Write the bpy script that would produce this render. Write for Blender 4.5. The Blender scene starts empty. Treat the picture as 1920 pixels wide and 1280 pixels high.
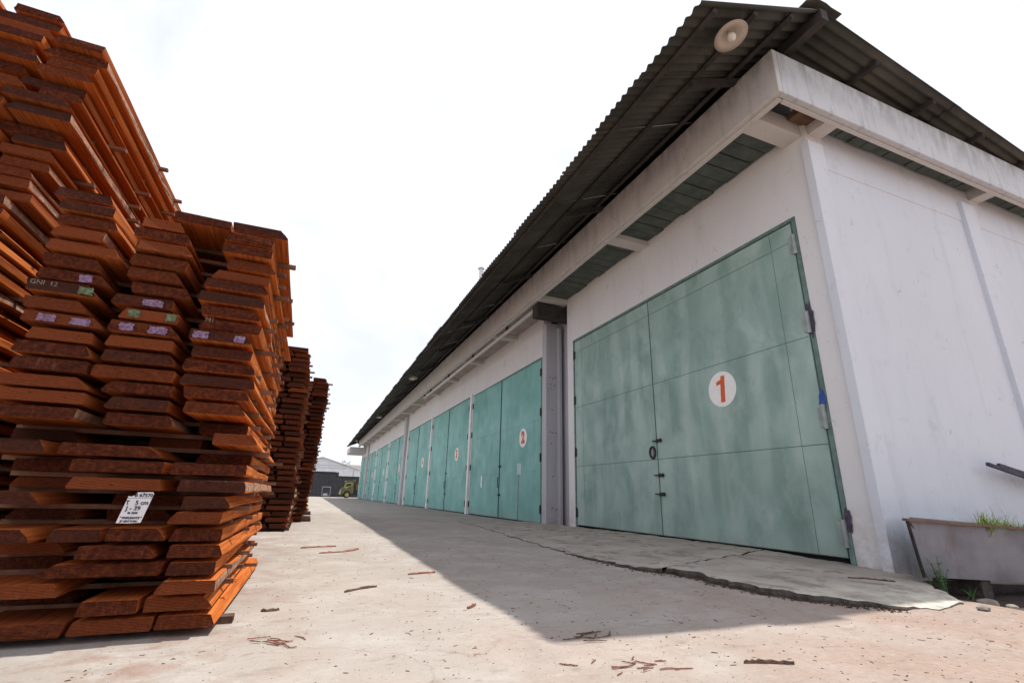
import bpy, bmesh, math, random
from mathutils import Matrix, Vector, noise as mnoise

random.seed(11)
S = bpy.context.scene
COL = S.collection

# ------------------------------------------------------------------ camera
cam = bpy.data.cameras.new('camera')
cam.sensor_width = 36.0
cam.lens = 16.87
cam.clip_start = 0.05
cam.clip_end = 3000
camo = bpy.data.objects.new('camera', cam)
COL.objects.link(camo)
right = Vector((0.92508953, -0.37899803, 0.02387172))
up = -Vector((0.13738506, 0.27541178, -0.95145872))
back = -Vector((0.35402642, 0.88346412, 0.30684922))
camo.matrix_world = Matrix(((right.x, up.x, back.x, 0.0), (right.y, up.y, back.y, 0.0),
                            (right.z, up.z, back.z, 0.68), (0, 0, 0, 1)))
S.camera = camo

# ------------------------------------------------------------------ sky and sun
SUN = Vector((0.337, 0.050, 1.0)).normalized()
elev = math.asin(SUN.z)
azim = math.atan2(SUN.x, SUN.y)
W = bpy.data.worlds.new('World')
S.world = W
W.use_nodes = True
nt = W.node_tree
nt.nodes.clear()
wo = nt.nodes.new('ShaderNodeOutputWorld')
bg = nt.nodes.new('ShaderNodeBackground')
bg.inputs['Strength'].default_value = 0.1
sky = nt.nodes.new('ShaderNodeTexSky')
sky.sky_type = 'NISHITA'
sky.sun_disc = False
sky.sun_elevation = elev
sky.sun_rotation = azim
sky.dust_density = 3.0
tc = nt.nodes.new('ShaderNodeTexCoord')
ns = nt.nodes.new('ShaderNodeTexNoise')
ns.inputs['Scale'].default_value = 2.6
ns.inputs['Detail'].default_value = 5.0
ns.inputs['Roughness'].default_value = 0.55
ns.inputs['Distortion'].default_value = 0.4
rp = nt.nodes.new('ShaderNodeValToRGB')
rp.color_ramp.elements[0].position = 0.36
rp.color_ramp.elements[0].color = (0.76, 0.76, 0.76, 1)
rp.color_ramp.elements[1].position = 0.54
rp.color_ramp.elements[1].color = (0.985, 0.985, 0.985, 1)
mx = nt.nodes.new('ShaderNodeMix')
mx.data_type = 'RGBA'
mx.inputs[7].default_value = (9.7, 10.0, 11.0, 1)      # thin bright cloud sheet
nt.links.new(tc.outputs['Generated'], ns.inputs['Vector'])
nt.links.new(ns.outputs['Fac'], rp.inputs['Fac'])
nt.links.new(rp.outputs['Color'], mx.inputs[0])
nt.links.new(sky.outputs['Color'], mx.inputs[6])
nt.links.new(mx.outputs[2], bg.inputs['Color'])
nt.links.new(bg.outputs['Background'], wo.inputs['Surface'])

sl = bpy.data.lights.new('sun', 'SUN')
sl.energy = 4.8
sl.angle = math.radians(0.7)
sl.color = (1.0, 0.95, 0.87)
so = bpy.data.objects.new('sun', sl)
COL.objects.link(so)
so.rotation_euler = (-SUN).to_track_quat('-Z', 'Y').to_euler()
so.location = (20, 3, 60)

S.view_settings.view_transform = 'Standard'
S.view_settings.look = 'None'
S.view_settings.exposure = 0.22
S.view_settings.gamma = 1.0
S.view_settings.use_curve_mapping = False
S.render.engine = 'CYCLES'


# ------------------------------------------------------------------ helpers
WL = {}          # world location of every parent


def setp(o, label=None, cat=None, group=None, kind=None):
    if label: o['label'] = label
    if cat: o['category'] = cat
    if group: o['group'] = group
    if kind: o['kind'] = kind
    return o


def empty(name, loc, label=None, cat=None, group=None, kind=None):
    o = bpy.data.objects.new(name, None)
    COL.objects.link(o)
    o.location = loc
    o.empty_display_size = 0.2
    WL[o] = Vector(loc)
    return setp(o, label, cat, group, kind)


class MB:
    def __init__(s):
        s.v = []; s.f = []; s.m = []

    def add(s, vs, fs, mi=0):
        n = len(s.v)
        s.v += [Vector(p) for p in vs]
        for f in fs:
            s.f.append(tuple(n + i for i in f)); s.m.append(mi)
        return s

    def box(s, x0, x1, y0, y1, z0, z1, mi=0, b=0.0):
        if b <= 0:
            s.add([(x0, y0, z0), (x1, y0, z0), (x1, y1, z0), (x0, y1, z0),
                   (x0, y0, z1), (x1, y0, z1), (x1, y1, z1), (x0, y1, z1)],
                  [(0, 3, 2, 1), (4, 5, 6, 7), (0, 1, 5, 4), (1, 2, 6, 5), (2, 3, 7, 6), (3, 0, 4, 7)], mi)
        else:
            bm = bmesh.new()
            bmesh.ops.create_cube(bm, size=1.0)
            for v in bm.verts:
                v.co = Vector(((x0 + x1) / 2 + v.co.x * (x1 - x0), (y0 + y1) / 2 + v.co.y * (y1 - y0),
                               (z0 + z1) / 2 + v.co.z * (z1 - z0)))
            bmesh.ops.bevel(bm, geom=bm.edges[:], offset=b, segments=2, affect='EDGES', profile=0.6)
            bm.verts.index_update()
            s.add([v.co.copy() for v in bm.verts], [tuple(v.index for v in f.verts) for f in bm.faces], mi)
            bm.free()
        return s

    def bar(s, p, q, w, h=None, mi=0, upv=(0, 0, 1)):
        p = Vector(p); q = Vector(q); h = h or w
        d = (q - p).normalized()
        u = Vector(upv)
        if abs(d.dot(u)) > 0.98: u = Vector((1, 0, 0))
        a = d.cross(u).normalized() * (w / 2); c = a.cross(d).normalized() * (h / 2)
        vs = [p - a - c, p + a - c, p + a + c, p - a + c, q - a - c, q + a - c, q + a + c, q - a + c]
        s.add(vs, [(0, 1, 2, 3), (7, 6, 5, 4), (0, 4, 5, 1), (1, 5, 6, 2), (2, 6, 7, 3), (3, 7, 4, 0)], mi)
        return s

    def tube(s, pts, r, n=8, mi=0, caps=True):
        pts = [Vector(p) for p in pts]
        rr = r if isinstance(r, (list, tuple)) else [r] * len(pts)
        base = len(s.v)
        pa = None
        for i, p in enumerate(pts):
            d = (pts[min(i + 1, len(pts) - 1)] - pts[max(i - 1, 0)]).normalized()
            if pa is None:
                pa = d.orthogonal().normalized()
            a = (pa - d * pa.dot(d)).normalized(); pa = a
            b = d.cross(a)
            for k in range(n):
                t = 2 * math.pi * k / n
                s.v.append(p + (a * math.cos(t) + b * math.sin(t)) * rr[i])
        for i in range(len(pts) - 1):
            for k in range(n):
                k2 = (k + 1) % n
                s.f.append((base + i * n + k, base + i * n + k2, base + (i + 1) * n + k2, base + (i + 1) * n + k)); s.m.append(mi)
        if caps:
            s.f.append(tuple(base + k for k in reversed(range(n)))); s.m.append(mi)
            e = base + (len(pts) - 1) * n
            s.f.append(tuple(e + k for k in range(n))); s.m.append(mi)
        return s

    def lathe(s, prof, c, axis=(0, 0, 1), n=20, mi=0):
        c = Vector(c); ax = Vector(axis).normalized()
        a = ax.orthogonal().normalized(); b = ax.cross(a)
        base = len(s.v)
        for (r, h) in prof:
            for k in range(n):
                t = 2 * math.pi * k / n
                s.v.append(c + ax * h + (a * math.cos(t) + b * math.sin(t)) * max(r, 1e-4))
        for i in range(len(prof) - 1):
            for k in range(n):
                k2 = (k + 1) % n
                s.f.append((base + i * n + k, base + i * n + k2, base + (i + 1) * n + k2, base + (i + 1) * n + k)); s.m.append(mi)
        return s

    def mesh(s, name, mats, origin, smooth=False):
        me = bpy.data.meshes.new(name)
        me.from_pydata([tuple(p - origin) for p in s.v], [], s.f)
        for m in (mats if isinstance(mats, (list, tuple)) else [mats]): me.materials.append(m)
        for p, mi in zip(me.polygons, s.m):
            p.material_index = mi
            p.use_smooth = smooth
        me.update()
        return me

    def build(s, name, mats, parent=None, label=None, cat=None, group=None, kind=None, smooth=False, origin=None):
        xs = [p.x for p in s.v]; ys = [p.y for p in s.v]; zs = [p.z for p in s.v]
        o0 = Vector(origin) if origin else Vector(((min(xs) + max(xs)) / 2, (min(ys) + max(ys)) / 2, min(zs)))
        o = bpy.data.objects.new(name, s.mesh(name, mats, o0, smooth))
        COL.objects.link(o)
        WL[o] = o0
        if parent is not None:
            o.parent = parent
            o.location = o0 - WL[parent]
        else:
            o.location = o0
        return setp(o, label, cat, group, kind)


def inst(name, me, parent, wloc, rot=(0, 0, 0), scale=(1, 1, 1)):
    o = bpy.data.objects.new(name, me)
    COL.objects.link(o)
    o.parent = parent
    o.location = Vector(wloc) - (WL[parent] if parent is not None else Vector((0, 0, 0)))
    o.rotation_euler = rot
    o.scale = scale
    WL[o] = Vector(wloc)
    return o


# ------------------------------------------------------------------ materials
class NB:
    """small node builder"""
    def __init__(s, name, rough=0.8, spec=0.3, metal=0.0):
        s.m = bpy.data.materials.new(name); s.m.use_nodes = True
        s.t = s.m.node_tree; s.t.nodes.clear()
        s.out = s.n('ShaderNodeOutputMaterial')
        s.b = s.n('ShaderNodeBsdfPrincipled')
        s.b.inputs['Roughness'].default_value = rough
        s.b.inputs['Specular IOR Level'].default_value = spec
        s.b.inputs['Metallic'].default_value = metal
        s.l(s.b.outputs[0], s.out.inputs[0])

    def n(s, t, **k):
        nd = s.t.nodes.new(t)
        for a, b in k.items(): setattr(nd, a, b)
        return nd

    def l(s, a, b): s.t.links.new(a, b)

    def pos(s): return s.n('ShaderNodeNewGeometry').outputs['Position']

    def obj(s, rnd=True):
        v = s.n('ShaderNodeTexCoord').outputs['Object']
        if not rnd: return v
        r = s.n('ShaderNodeObjectInfo').outputs['Random']
        m = s.n('ShaderNodeVectorMath', operation='MULTIPLY_ADD')
        c = s.n('ShaderNodeCombineXYZ')
        for i in range(3): s.l(r, c.inputs[i])
        s.l(c.outputs[0], m.inputs[0]); m.inputs[1].default_value = (37, 53, 91); s.l(v, m.inputs[2])
        return m.outputs[0]

    def scale(s, v, sc):
        m = s.n('ShaderNodeVectorMath', operation='MULTIPLY'); s.l(v, m.inputs[0]); m.inputs[1].default_value = sc
        return m.outputs[0]

    def noise(s, v, scale, detail=4, rough=0.55, dist=0.0):
        n = s.n('ShaderNodeTexNoise'); s.l(v, n.inputs['Vector'])
        n.inputs['Scale'].default_value = scale; n.inputs['Detail'].default_value = detail
        n.inputs['Roughness'].default_value = rough; n.inputs['Distortion'].default_value = dist
        return n.outputs['Fac']

    def ramp(s, f, stops, interp='LINEAR'):
        r = s.n('ShaderNodeValToRGB'); cr = r.color_ramp; cr.interpolation = interp
        while len(cr.elements) < len(stops): cr.elements.new(0.5)
        for e, (p, c) in zip(cr.elements, stops):
            e.position = p
            e.color = (c, c, c, 1) if isinstance(c, (int, float)) else (*c, 1)
        s.l(f, r.inputs[0])
        return r.outputs[0]

    def mix(s, f, a, b, mode='MIX'):
        m = s.n('ShaderNodeMix', data_type='RGBA', blend_type=mode)
        for i, x in ((0, f), (6, a), (7, b)):
            if isinstance(x, (int, float)): m.inputs[i].default_value = x
            elif isinstance(x, tuple): m.inputs[i].default_value = (*x, 1)
            else: s.l(x, m.inputs[i])
        return m.outputs[2]

    def math(s, op, a, b=0.0, c=0.0, clamp=False):
        m = s.n('ShaderNodeMath', operation=op, use_clamp=clamp)
        for i, x in ((0, a), (1, b), (2, c)):
            if isinstance(x, (int, float)): m.inputs[i].default_value = x
            else: s.l(x, m.inputs[i])
        return m.outputs[0]

    def xyz(s, v):
        n = s.n('ShaderNodeSeparateXYZ'); s.l(v, n.inputs[0]); return n.outputs

    def col(s, c):
        if isinstance(c, tuple): s.b.inputs['Base Color'].default_value = (*c, 1)
        else: s.l(c, s.b.inputs['Base Color'])

    def bump(s, h, strength=0.3, dist=0.01):
        b = s.n('ShaderNodeBump'); b.inputs['Strength'].default_value = strength; b.inputs['Distance'].default_value = dist
        s.l(h, b.inputs['Height']); s.l(b.outputs[0], s.b.inputs['Normal'])


def simple(name, c1, c2, scale=6.0, rough=0.7, metal=0.0, bump=0.2, spec=0.3, dist=0.004):
    n = NB(name, rough, spec, metal)
    v = n.obj()
    f = n.noise(v, scale, 5, 0.6)
    n.col(n.ramp(f, [(0.3, c1), (0.7, c2)]))
    if bump: n.bump(n.noise(v, scale * 6, 4, 0.6), bump, dist)
    return n.m


def mat_ground():
    n = NB('yard_concrete', 0.95, 0.1)
    p = n.pos()
    x, y, z = n.xyz(p)
    big = n.noise(p, 0.35, 5, 0.6)
    med = n.noise(p, 2.1, 6, 0.62, 0.3)
    fine = n.noise(p, 22, 5, 0.7)
    c = n.ramp(big, [(0.3, (0.270, 0.238, 0.210)), (0.7, (0.342, 0.306, 0.273))])
    c = n.mix(n.ramp(med, [(0.46, 0.0), (0.66, 0.6)]), c, (0.395, 0.368, 0.345))
    # oily dark traffic stains
    st = n.noise(n.scale(p, (1.2, 0.35, 1)), 0.9, 4, 0.6, 0.6)
    c = n.mix(n.ramp(st, [(0.54, 0.0), (0.72, 0.42)]), c, (0.18, 0.16, 0.15))
    # pinkish soil and saw dust, thick towards the wall end and thin along the stacks
    d1 = n.math('MULTIPLY_ADD', x, 0.17, -0.12)
    d2 = n.math('MULTIPLY_ADD', y, -0.22, 0.62)
    dd = n.math('ADD', n.math('MINIMUM', d1, 0.55), n.math('MINIMUM', d2, 0.35))
    dn = n.math('MULTIPLY_ADD', n.noise(p, 1.3, 6, 0.65, 0.5), 1.6, -0.85)
    dirt = n.math('ADD', dd, dn, clamp=True)
    dirt = n.math('MULTIPLY', dirt, n.math('MULTIPLY_ADD', y, -0.45, 2.2, clamp=True), clamp=True)
    c = n.mix(n.math('MULTIPLY', dirt, 0.85), c, n.ramp(fine, [(0.3, (0.215, 0.130, 0.097)), (0.7, (0.335, 0.232, 0.185))]))
    # red bark dust by the stacks
    e = n.math('MULTIPLY_ADD', n.math('ABSOLUTE', n.math('SUBTRACT', x, -0.6)), -1.1, 0.95, clamp=True)
    e = n.math('MULTIPLY', e, n.ramp(n.noise(p, 3.2, 6, 0.7, 0.4), [(0.47, 0.0), (0.7, 0.8)]))
    c = n.mix(e, c, (0.20, 0.085, 0.05))
    # crumbs and pores
    sp = n.noise(p, 60, 3, 0.6)
    c = n.mix(n.ramp(sp, [(0.62, 0.0), (0.69, 0.6)]), c, (0.14, 0.10, 0.08))
    c = n.mix(n.ramp(n.noise(p, 95, 2, 0.5), [(0.66, 0.0), (0.74, 0.5)]), c, (0.50, 0.47, 0.44))
    # smears of darker grit and pale cement dust
    sm = n.noise(n.scale(p, (1.0, 2.4, 1)), 5.5, 6, 0.72, 0.7)
    c = n.mix(n.ramp(sm, [(0.56, 0.0), (0.66, 0.45)]), c, (0.175, 0.135, 0.115))
    c = n.mix(n.ramp(sm, [(0.30, 0.45), (0.40, 0.0)]), c, (0.44, 0.41, 0.38))
    # hair cracks
    vo = n.n('ShaderNodeTexVoronoi', feature='DISTANCE_TO_EDGE'); vo.inputs['Scale'].default_value = 0.23
    wv = n.n('ShaderNodeVectorMath', operation='MULTIPLY_ADD')
    nz = n.n('ShaderNodeTexNoise'); nz.inputs['Scale'].default_value = 1.7; nz.inputs['Detail'].default_value = 5
    n.l(p, nz.inputs['Vector'])
    n.l(nz.outputs['Color'], wv.inputs[0]); wv.inputs[1].default_value = (1.1, 1.1, 0); n.l(p, wv.inputs[2])
    n.l(wv.outputs[0], vo.inputs['Vector'])
    crack = n.ramp(vo.outputs['Distance'], [(0.0, 0.22), (0.0016, 0.0)])
    c = n.mix(crack, c, (0.12, 0.10, 0.09))
    n.col(c)
    h = n.math('ADD', n.math('MULTIPLY', med, 0.6), n.math('MULTIPLY', fine, 0.35))
    n.bump(n.math('ADD', h, n.math('MULTIPLY', sp, 0.25)), 0.35, 0.012)
    return n.m


def mat_plaster(name, base, stain, stain_amt=0.35, scale=1.0, low=True, top_dark=None):
    n = NB(name, 0.85, 0.25)
    p = n.pos()
    x, y, z = n.xyz(p)
    a = n.noise(p, 0.6 * scale, 5, 0.6)
    c = n.ramp(a, [(0.3, tuple(v * 0.93 for v in base)), (0.7, base)])
    streak = n.noise(n.scale(p, (2.6, 2.6, 0.35)), 1.3 * scale, 5, 0.62, 0.2)
    c = n.mix(n.ramp(streak, [(0.52, 0.0), (0.78, stain_amt)]), c, stain)
    blot = n.noise(p, 3.3 * scale, 6, 0.65, 0.3)
    c = n.mix(n.ramp(blot, [(0.60, 0.0), (0.76, stain_amt * 0.9)]), c, tuple(v * 0.8 for v in stain))
    if low:
        g = n.math('MULTIPLY_ADD', z, -1.1, 0.85, clamp=True)
        g = n.math('MULTIPLY', g, n.ramp(n.noise(p, 4.0, 6, 0.72), [(0.38, 0.0), (0.60, 0.9)]))
        c = n.mix(g, c, (0.36, 0.32, 0.29))
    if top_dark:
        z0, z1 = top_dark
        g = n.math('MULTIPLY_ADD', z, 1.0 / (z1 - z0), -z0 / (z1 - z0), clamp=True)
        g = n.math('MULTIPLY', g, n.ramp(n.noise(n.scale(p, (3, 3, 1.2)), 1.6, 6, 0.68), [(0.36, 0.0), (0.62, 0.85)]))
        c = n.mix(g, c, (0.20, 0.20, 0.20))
    fleck = n.noise(p, 17, 3, 0.6)
    c = n.mix(n.ramp(fleck, [(0.71, 0.0), (0.75, 0.45)]), c, (0.25, 0.24, 0.24))
    # a few hair cracks and paint losses
    cr = n.noise(n.scale(p, (1.0, 1.0, 0.45)), 1.1, 3, 0.6, 1.2)
    ln = n.math('ABSOLUTE', n.math('SUBTRACT', cr, 0.5))
    c = n.mix(n.math('MULTIPLY', n.ramp(ln, [(0.0, 0.5), (0.0035, 0.0)]), n.ramp(blot, [(0.5, 0.0), (0.6, 1.0)])), c, (0.22, 0.21, 0.21))
    n.col(c)
    n.bump(n.math('ADD', n.noise(p, 9, 6, 0.65), n.math('MULTIPLY', blot, 0.6)), 0.22, 0.012)
    return n.m


def mat_door(name, faded):
    n = NB(name, 0.55, 0.4)
    p = n.pos()
    x, y, z = n.xyz(p)
    if faded:
        ca, cb, pale = (0.180, 0.275, 0.240), (0.255, 0.375, 0.332), (0.43, 0.545, 0.505)
    else:
        ca, cb, pale = (0.105, 0.305, 0.270), (0.180, 0.425, 0.385), (0.33, 0.53, 0.49)
    c = n.ramp(n.noise(p, 0.9, 4, 0.55), [(0.3, ca), (0.7, cb)])
    if faded:
        w = n.math('ADD', n.math('DIVIDE', y, 0.72), n.math('MULTIPLY', n.noise(n.scale(p, (1, 1, 0.35)), 0.9, 4), 1.5))
        fr = n.math('ABSOLUTE', n.math('SUBTRACT', n.math('FRACT', w), 0.5))
        band = n.ramp(fr, [(0.10, 1.0), (0.34, 0.0)], 'EASE')
        band = n.math('MULTIPLY', band, n.ramp(n.noise(p, 0.8, 4, 0.6), [(0.34, 0.12), (0.64, 0.85)]))
        c = n.mix(n.math('MULTIPLY', band, 0.6), c, pale)
        cl = n.noise(n.scale(p, (1, 1, 0.7)), 1.5, 5, 0.6, 0.4)
        c = n.mix(n.ramp(cl, [(0.5, 0.0), (0.72, 0.55)]), c, pale)
        dk = n.noise(n.scale(p, (1, 1.3, 0.9)), 1.1, 4, 0.6, 0.3)
        c = n.mix(n.ramp(dk, [(0.52, 0.0), (0.74, 0.6)]), c, (0.105, 0.195, 0.165))
    st = n.noise(n.scale(p, (3, 3, 0.25)), 1.5, 5, 0.62)
    c = n.mix(n.ramp(st, [(0.55, 0.0), (0.8, 0.4)]), c, pale)
    ru = n.noise(n.scale(p, (3, 3, 0.8)), 1.0, 5, 0.66)
    c = n.mix(n.ramp(ru, [(0.66, 0.0), (0.82, 0.4)]), c, (0.25, 0.20, 0.11))
    g = n.math('MULTIPLY_ADD', z, -2.2, 0.75, clamp=True)
    c = n.mix(n.math('MULTIPLY', g, n.ramp(n.noise(p, 3, 5), [(0.3, 0.2), (0.7, 0.8)])), c, (0.22, 0.26, 0.24))
    sp = n.noise(p, 24, 3, 0.6)
    c = n.mix(n.ramp(sp, [(0.70, 0.0), (0.75, 0.6)]), c, (0.09, 0.10, 0.09))
    n.col(c)
    n.l(n.ramp(n.noise(p, 2.5, 4), [(0.3, 0.42), (0.7, 0.7)]), n.b.inputs['Roughness'])
    n.bump(n.math('ADD', n.noise(p, 1.6, 3, 0.5), n.math('MULTIPLY', n.noise(p, 30, 4), 0.06)), 0.25, 0.03)
    return n.m


def mat_wood(name, end=False):
    n = NB(name, 0.9, 0.08)
    v = n.obj()
    rnd = n.n('ShaderNodeObjectInfo').outputs['Random']
    if not end:
        rnd = n.xyz(n.n('ShaderNodeObjectInfo').outputs['Color'])[0]      # board tone; near stack: sunlit column painted lighter, inner boards darker
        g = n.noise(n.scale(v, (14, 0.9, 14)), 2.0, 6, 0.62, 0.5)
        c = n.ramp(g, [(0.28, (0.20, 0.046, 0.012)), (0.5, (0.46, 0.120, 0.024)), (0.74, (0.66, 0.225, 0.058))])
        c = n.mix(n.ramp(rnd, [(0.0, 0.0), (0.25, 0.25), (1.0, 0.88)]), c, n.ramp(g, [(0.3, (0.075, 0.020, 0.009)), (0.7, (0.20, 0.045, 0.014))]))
        w = n.noise(n.scale(v, (1, 0.6, 1)), 3.0, 5, 0.65)
        c = n.mix(n.ramp(w, [(0.54, 0.0), (0.76, 0.5)]), c, (0.16, 0.055, 0.030))
        n.bump(g, 0.35, 0.006)
    else:
        g = n.noise(n.scale(v, (5, 9, 16)), 3.0, 6, 0.65, 0.3)
        c = n.ramp(g, [(0.3, (0.024, 0.007, 0.005)), (0.52, (0.082, 0.019, 0.008)), (0.78, (0.185, 0.048, 0.016))])
        c = n.mix(n.ramp(rnd, [(0.0, 0.8), (0.34, 0.0)]), c, (0.22, 0.055, 0.018))        # freshly cut ends
        c = n.mix(n.ramp(rnd, [(0.55, 0.0), (1.0, 0.80)]), c, (0.042, 0.019, 0.014))       # weathered ends
        wv = n.n('ShaderNodeTexWave', wave_type='RINGS', rings_direction='Y')
        n.l(n.scale(v, (0.35, 0.2, 1.0)), wv.inputs['Vector'])
        wv.inputs['Scale'].default_value = 26; wv.inputs['Distortion'].default_value = 3.5; wv.inputs['Detail'].default_value = 3
        c = n.mix(n.math('MULTIPLY', wv.outputs['Fac'], 0.35), c, (0.030, 0.009, 0.006))
        w = n.noise(v, 7.0, 5, 0.7)
        c = n.mix(n.ramp(w, [(0.64, 0.0), (0.78, 0.4)]), c, (0.22, 0.12, 0.085))
        sp = n.noise(n.scale(v, (9, 2, 60)), 2.0, 4, 0.6, 0.6)
        c = n.mix(n.ramp(sp, [(0.63, 0.0), (0.67, 0.8)]), c, (0.012, 0.006, 0.005))
        n.bump(n.math('ADD', n.noise(n.scale(v, (3, 3, 14)), 9.0, 5, 0.7), n.math('MULTIPLY', sp, -0.8)), 0.6, 0.008)
    n.col(c)
    return n.m


G = {}
G['ground'] = mat_ground()
G['wall'] = mat_plaster('white_wall_paint', (0.685, 0.68, 0.685), (0.47, 0.46, 0.465), 0.34)
G['apron'] = None
G['wallend'] = mat_plaster('skylit_white_wall_paint', (0.62, 0.65, 0.705), (0.44, 0.46, 0.50), 0.36)  # same white paint as the front wall, with blue sky light tinted in
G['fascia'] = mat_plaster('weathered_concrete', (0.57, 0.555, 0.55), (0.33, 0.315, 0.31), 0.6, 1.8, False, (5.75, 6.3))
G['fasciaend'] = mat_plaster('cool_concrete', (0.56, 0.575, 0.60), (0.30, 0.305, 0.32), 0.75, 2.4, False, (5.7, 6.35))  # cooler, more mottled version of the fascia concrete
G['beam'] = mat_plaster('beam_paint', (0.60, 0.58, 0.56), (0.42, 0.39, 0.37), 0.35, 1.2, False)
G['column'] = mat_plaster('grey_column_paint', (0.46, 0.46, 0.49), (0.30, 0.30, 0.32), 0.45, 1.5, True)
G['door1'] = mat_door('faded_green_door_paint', True)
G['door'] = mat_door('teal_door_paint', False)
G['frame'] = simple('dark_green_steel', (0.075, 0.13, 0.115), (0.16, 0.24, 0.21), 7, 0.6)
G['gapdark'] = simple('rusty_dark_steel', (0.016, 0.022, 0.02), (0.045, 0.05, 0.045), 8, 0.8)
G['steel'] = simple('galvanised_steel', (0.22, 0.25, 0.24), (0.36, 0.39, 0.38), 9, 0.5, 0.4)
G['iron'] = simple('black_iron', (0.018, 0.018, 0.018), (0.05, 0.045, 0.04), 12, 0.6, 0.2)
G['white'] = simple('white_gloss_paint', (0.62, 0.62, 0.62), (0.78, 0.78, 0.78), 5, 0.5)
G['badge'] = simple('badge_white', (0.74, 0.73, 0.70), (0.82, 0.81, 0.79), 8, 0.55, bump=0.05)
G['digit'] = simple('badge_red', (0.55, 0.085, 0.015), (0.66, 0.12, 0.025), 8, 0.55, bump=0.05)
G['roof'] = None
G['slat'] = simple('dark_green_boards', (0.055, 0.075, 0.068), (0.115, 0.135, 0.12), 4, 0.75)
G['soffit'] = simple('stained_soffit', (0.30, 0.26, 0.24), (0.44, 0.40, 0.37), 2, 0.85)
G['timberdark'] = simple('dark_roof_timber', (0.028, 0.026, 0.025), (0.06, 0.052, 0.047), 6, 0.8)
G['rust'] = simple('rust_brown', (0.10, 0.06, 0.045), (0.21, 0.125, 0.085), 9, 0.85)
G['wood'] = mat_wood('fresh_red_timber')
G['woodend'] = mat_wood('weathered_end_grain', True)
G['bark'] = simple('fibrous_bark', (0.16, 0.075, 0.045), (0.42, 0.25, 0.17), 18, 0.9, 0, 0.8, dist=0.01)
G['barkdark'] = simple('dark_bark', (0.055, 0.030, 0.022), (0.15, 0.085, 0.06), 20, 0.9, 0, 0.8, dist=0.01)
G['barkred'] = simple('red_bark', (0.15, 0.055, 0.035), (0.30, 0.13, 0.085), 20, 0.9, 0, 0.8, dist=0.01)
G['sticker'] = simple('spacer_stick', (0.10, 0.045, 0.028), (0.24, 0.11, 0.065), 9, 0.85)
G['purple'] = simple('lilac_chalk_paint', (0.08, 0.026, 0.024), (0.30, 0.20, 0.34), 70, 0.9, 0, 0.6)
G['green'] = simple('green_chalk_paint', (0.06, 0.035, 0.02), (0.14, 0.22, 0.12), 70, 0.9, 0, 0.6)
G['chalk'] = simple('white_chalk', (0.07, 0.05, 0.045), (0.24, 0.20, 0.18), 90, 0.9)
G['paper'] = simple('white_card', (0.58, 0.55, 0.57), (0.70, 0.67, 0.68), 9, 0.7, bump=0.1)
G['ink'] = simple('black_ink', (0.012, 0.012, 0.015), (0.03, 0.03, 0.035), 9, 0.6, bump=0)
G['leaf'] = simple('grass_green', (0.14, 0.21, 0.03), (0.30, 0.38, 0.085), 14, 0.6, bump=0)
G['leafdark'] = simple('weed_green', (0.035, 0.085, 0.022), (0.085, 0.16, 0.045), 14, 0.6, bump=0)


def mk_apron_mat():
    n = NB('apron_cement', 0.9, 0.2)
    p = n.pos(); x, y, z = n.xyz(p)
    c = n.ramp(n.noise(p, 1.6, 5, 0.6), [(0.3, (0.265, 0.23, 0.198)), (0.7, (0.395, 0.352, 0.305))])
    m = n.noise(n.scale(p, (1.5, 1.0, 1)), 2.0, 7, 0.72, 0.5)
    # worn dark patches where the skin has flaked
    c = n.mix(n.ramp(m, [(0.54, 0.0), (0.58, 0.7)]), c, (0.17, 0.145, 0.125))
    m2 = n.noise(p, 5.5, 5, 0.7, 0.4)
    c = n.mix(n.ramp(m2, [(0.60, 0.0), (0.65, 0.6)]), c, (0.15, 0.13, 0.12))
    # lime-white crust on the tongue round the corner
    g = n.math('MULTIPLY_ADD', y, -1.1, 3.6, clamp=True)
    c = n.mix(n.math('MULTIPLY', g, n.ramp(n.noise(p, 4, 5, 0.7), [(0.40, 0.85), (0.60, 0.1)])), c, (0.66, 0.62, 0.52))
    n.col(c)
    n.bump(n.math('ADD', m, n.noise(p, 25, 5, 0.7)), 0.4, 0.01)
    return n.m


def mk_roof_mat():
    n = NB('corrugated_roof_sheet', 0.8, 0.25)
    p = n.pos()
    v = n.obj()
    c = n.ramp(n.noise(p, 1.1, 5, 0.6), [(0.3, (0.042, 0.042, 0.037)), (0.7, (0.092, 0.089, 0.077))])
    c = n.mix(n.ramp(n.noise(v, 2.2, 4), [(0.5, 0.0), (0.75, 0.5)]), c, (0.035, 0.038, 0.038))
    n.col(c)
    n.bump(n.noise(p, 14, 4), 0.2, 0.01)
    return n.m


G['apron'] = mk_apron_mat()
G['roof'] = mk_roof_mat()
G['slabedge'] = simple('broken_slab_edge', (0.035, 0.030, 0.026), (0.12, 0.105, 0.09), 14, 0.95, 0, 0.9, dist=0.02)


# ------------------------------------------------------------------ ground
def ground_z(x, y):
    # the soil sinks a little beside the end wall, below the trough
    sx = min(max((x - 4.7) / 1.0, 0), 1)
    sy = min(max((3.9 - y) / 0.7, 0), 1) * min(max((y - 0.8) / 1.2, 0), 1)
    z = -0.13 * sx * sx * (3 - 2 * sx) * sy
    if -4 < x < 11 and -2 < y < 26:
        k = min(1.0, (x + 4) / 2, (11 - x) / 2, (y + 2) / 2, (26 - y) / 4)
        z += k * 0.012 * mnoise.noise(Vector((x * 0.9, y * 0.9, 3.3))) + k * 0.004 * mnoise.noise(Vector((x * 4, y * 4, 1.3)))
    return z


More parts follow.
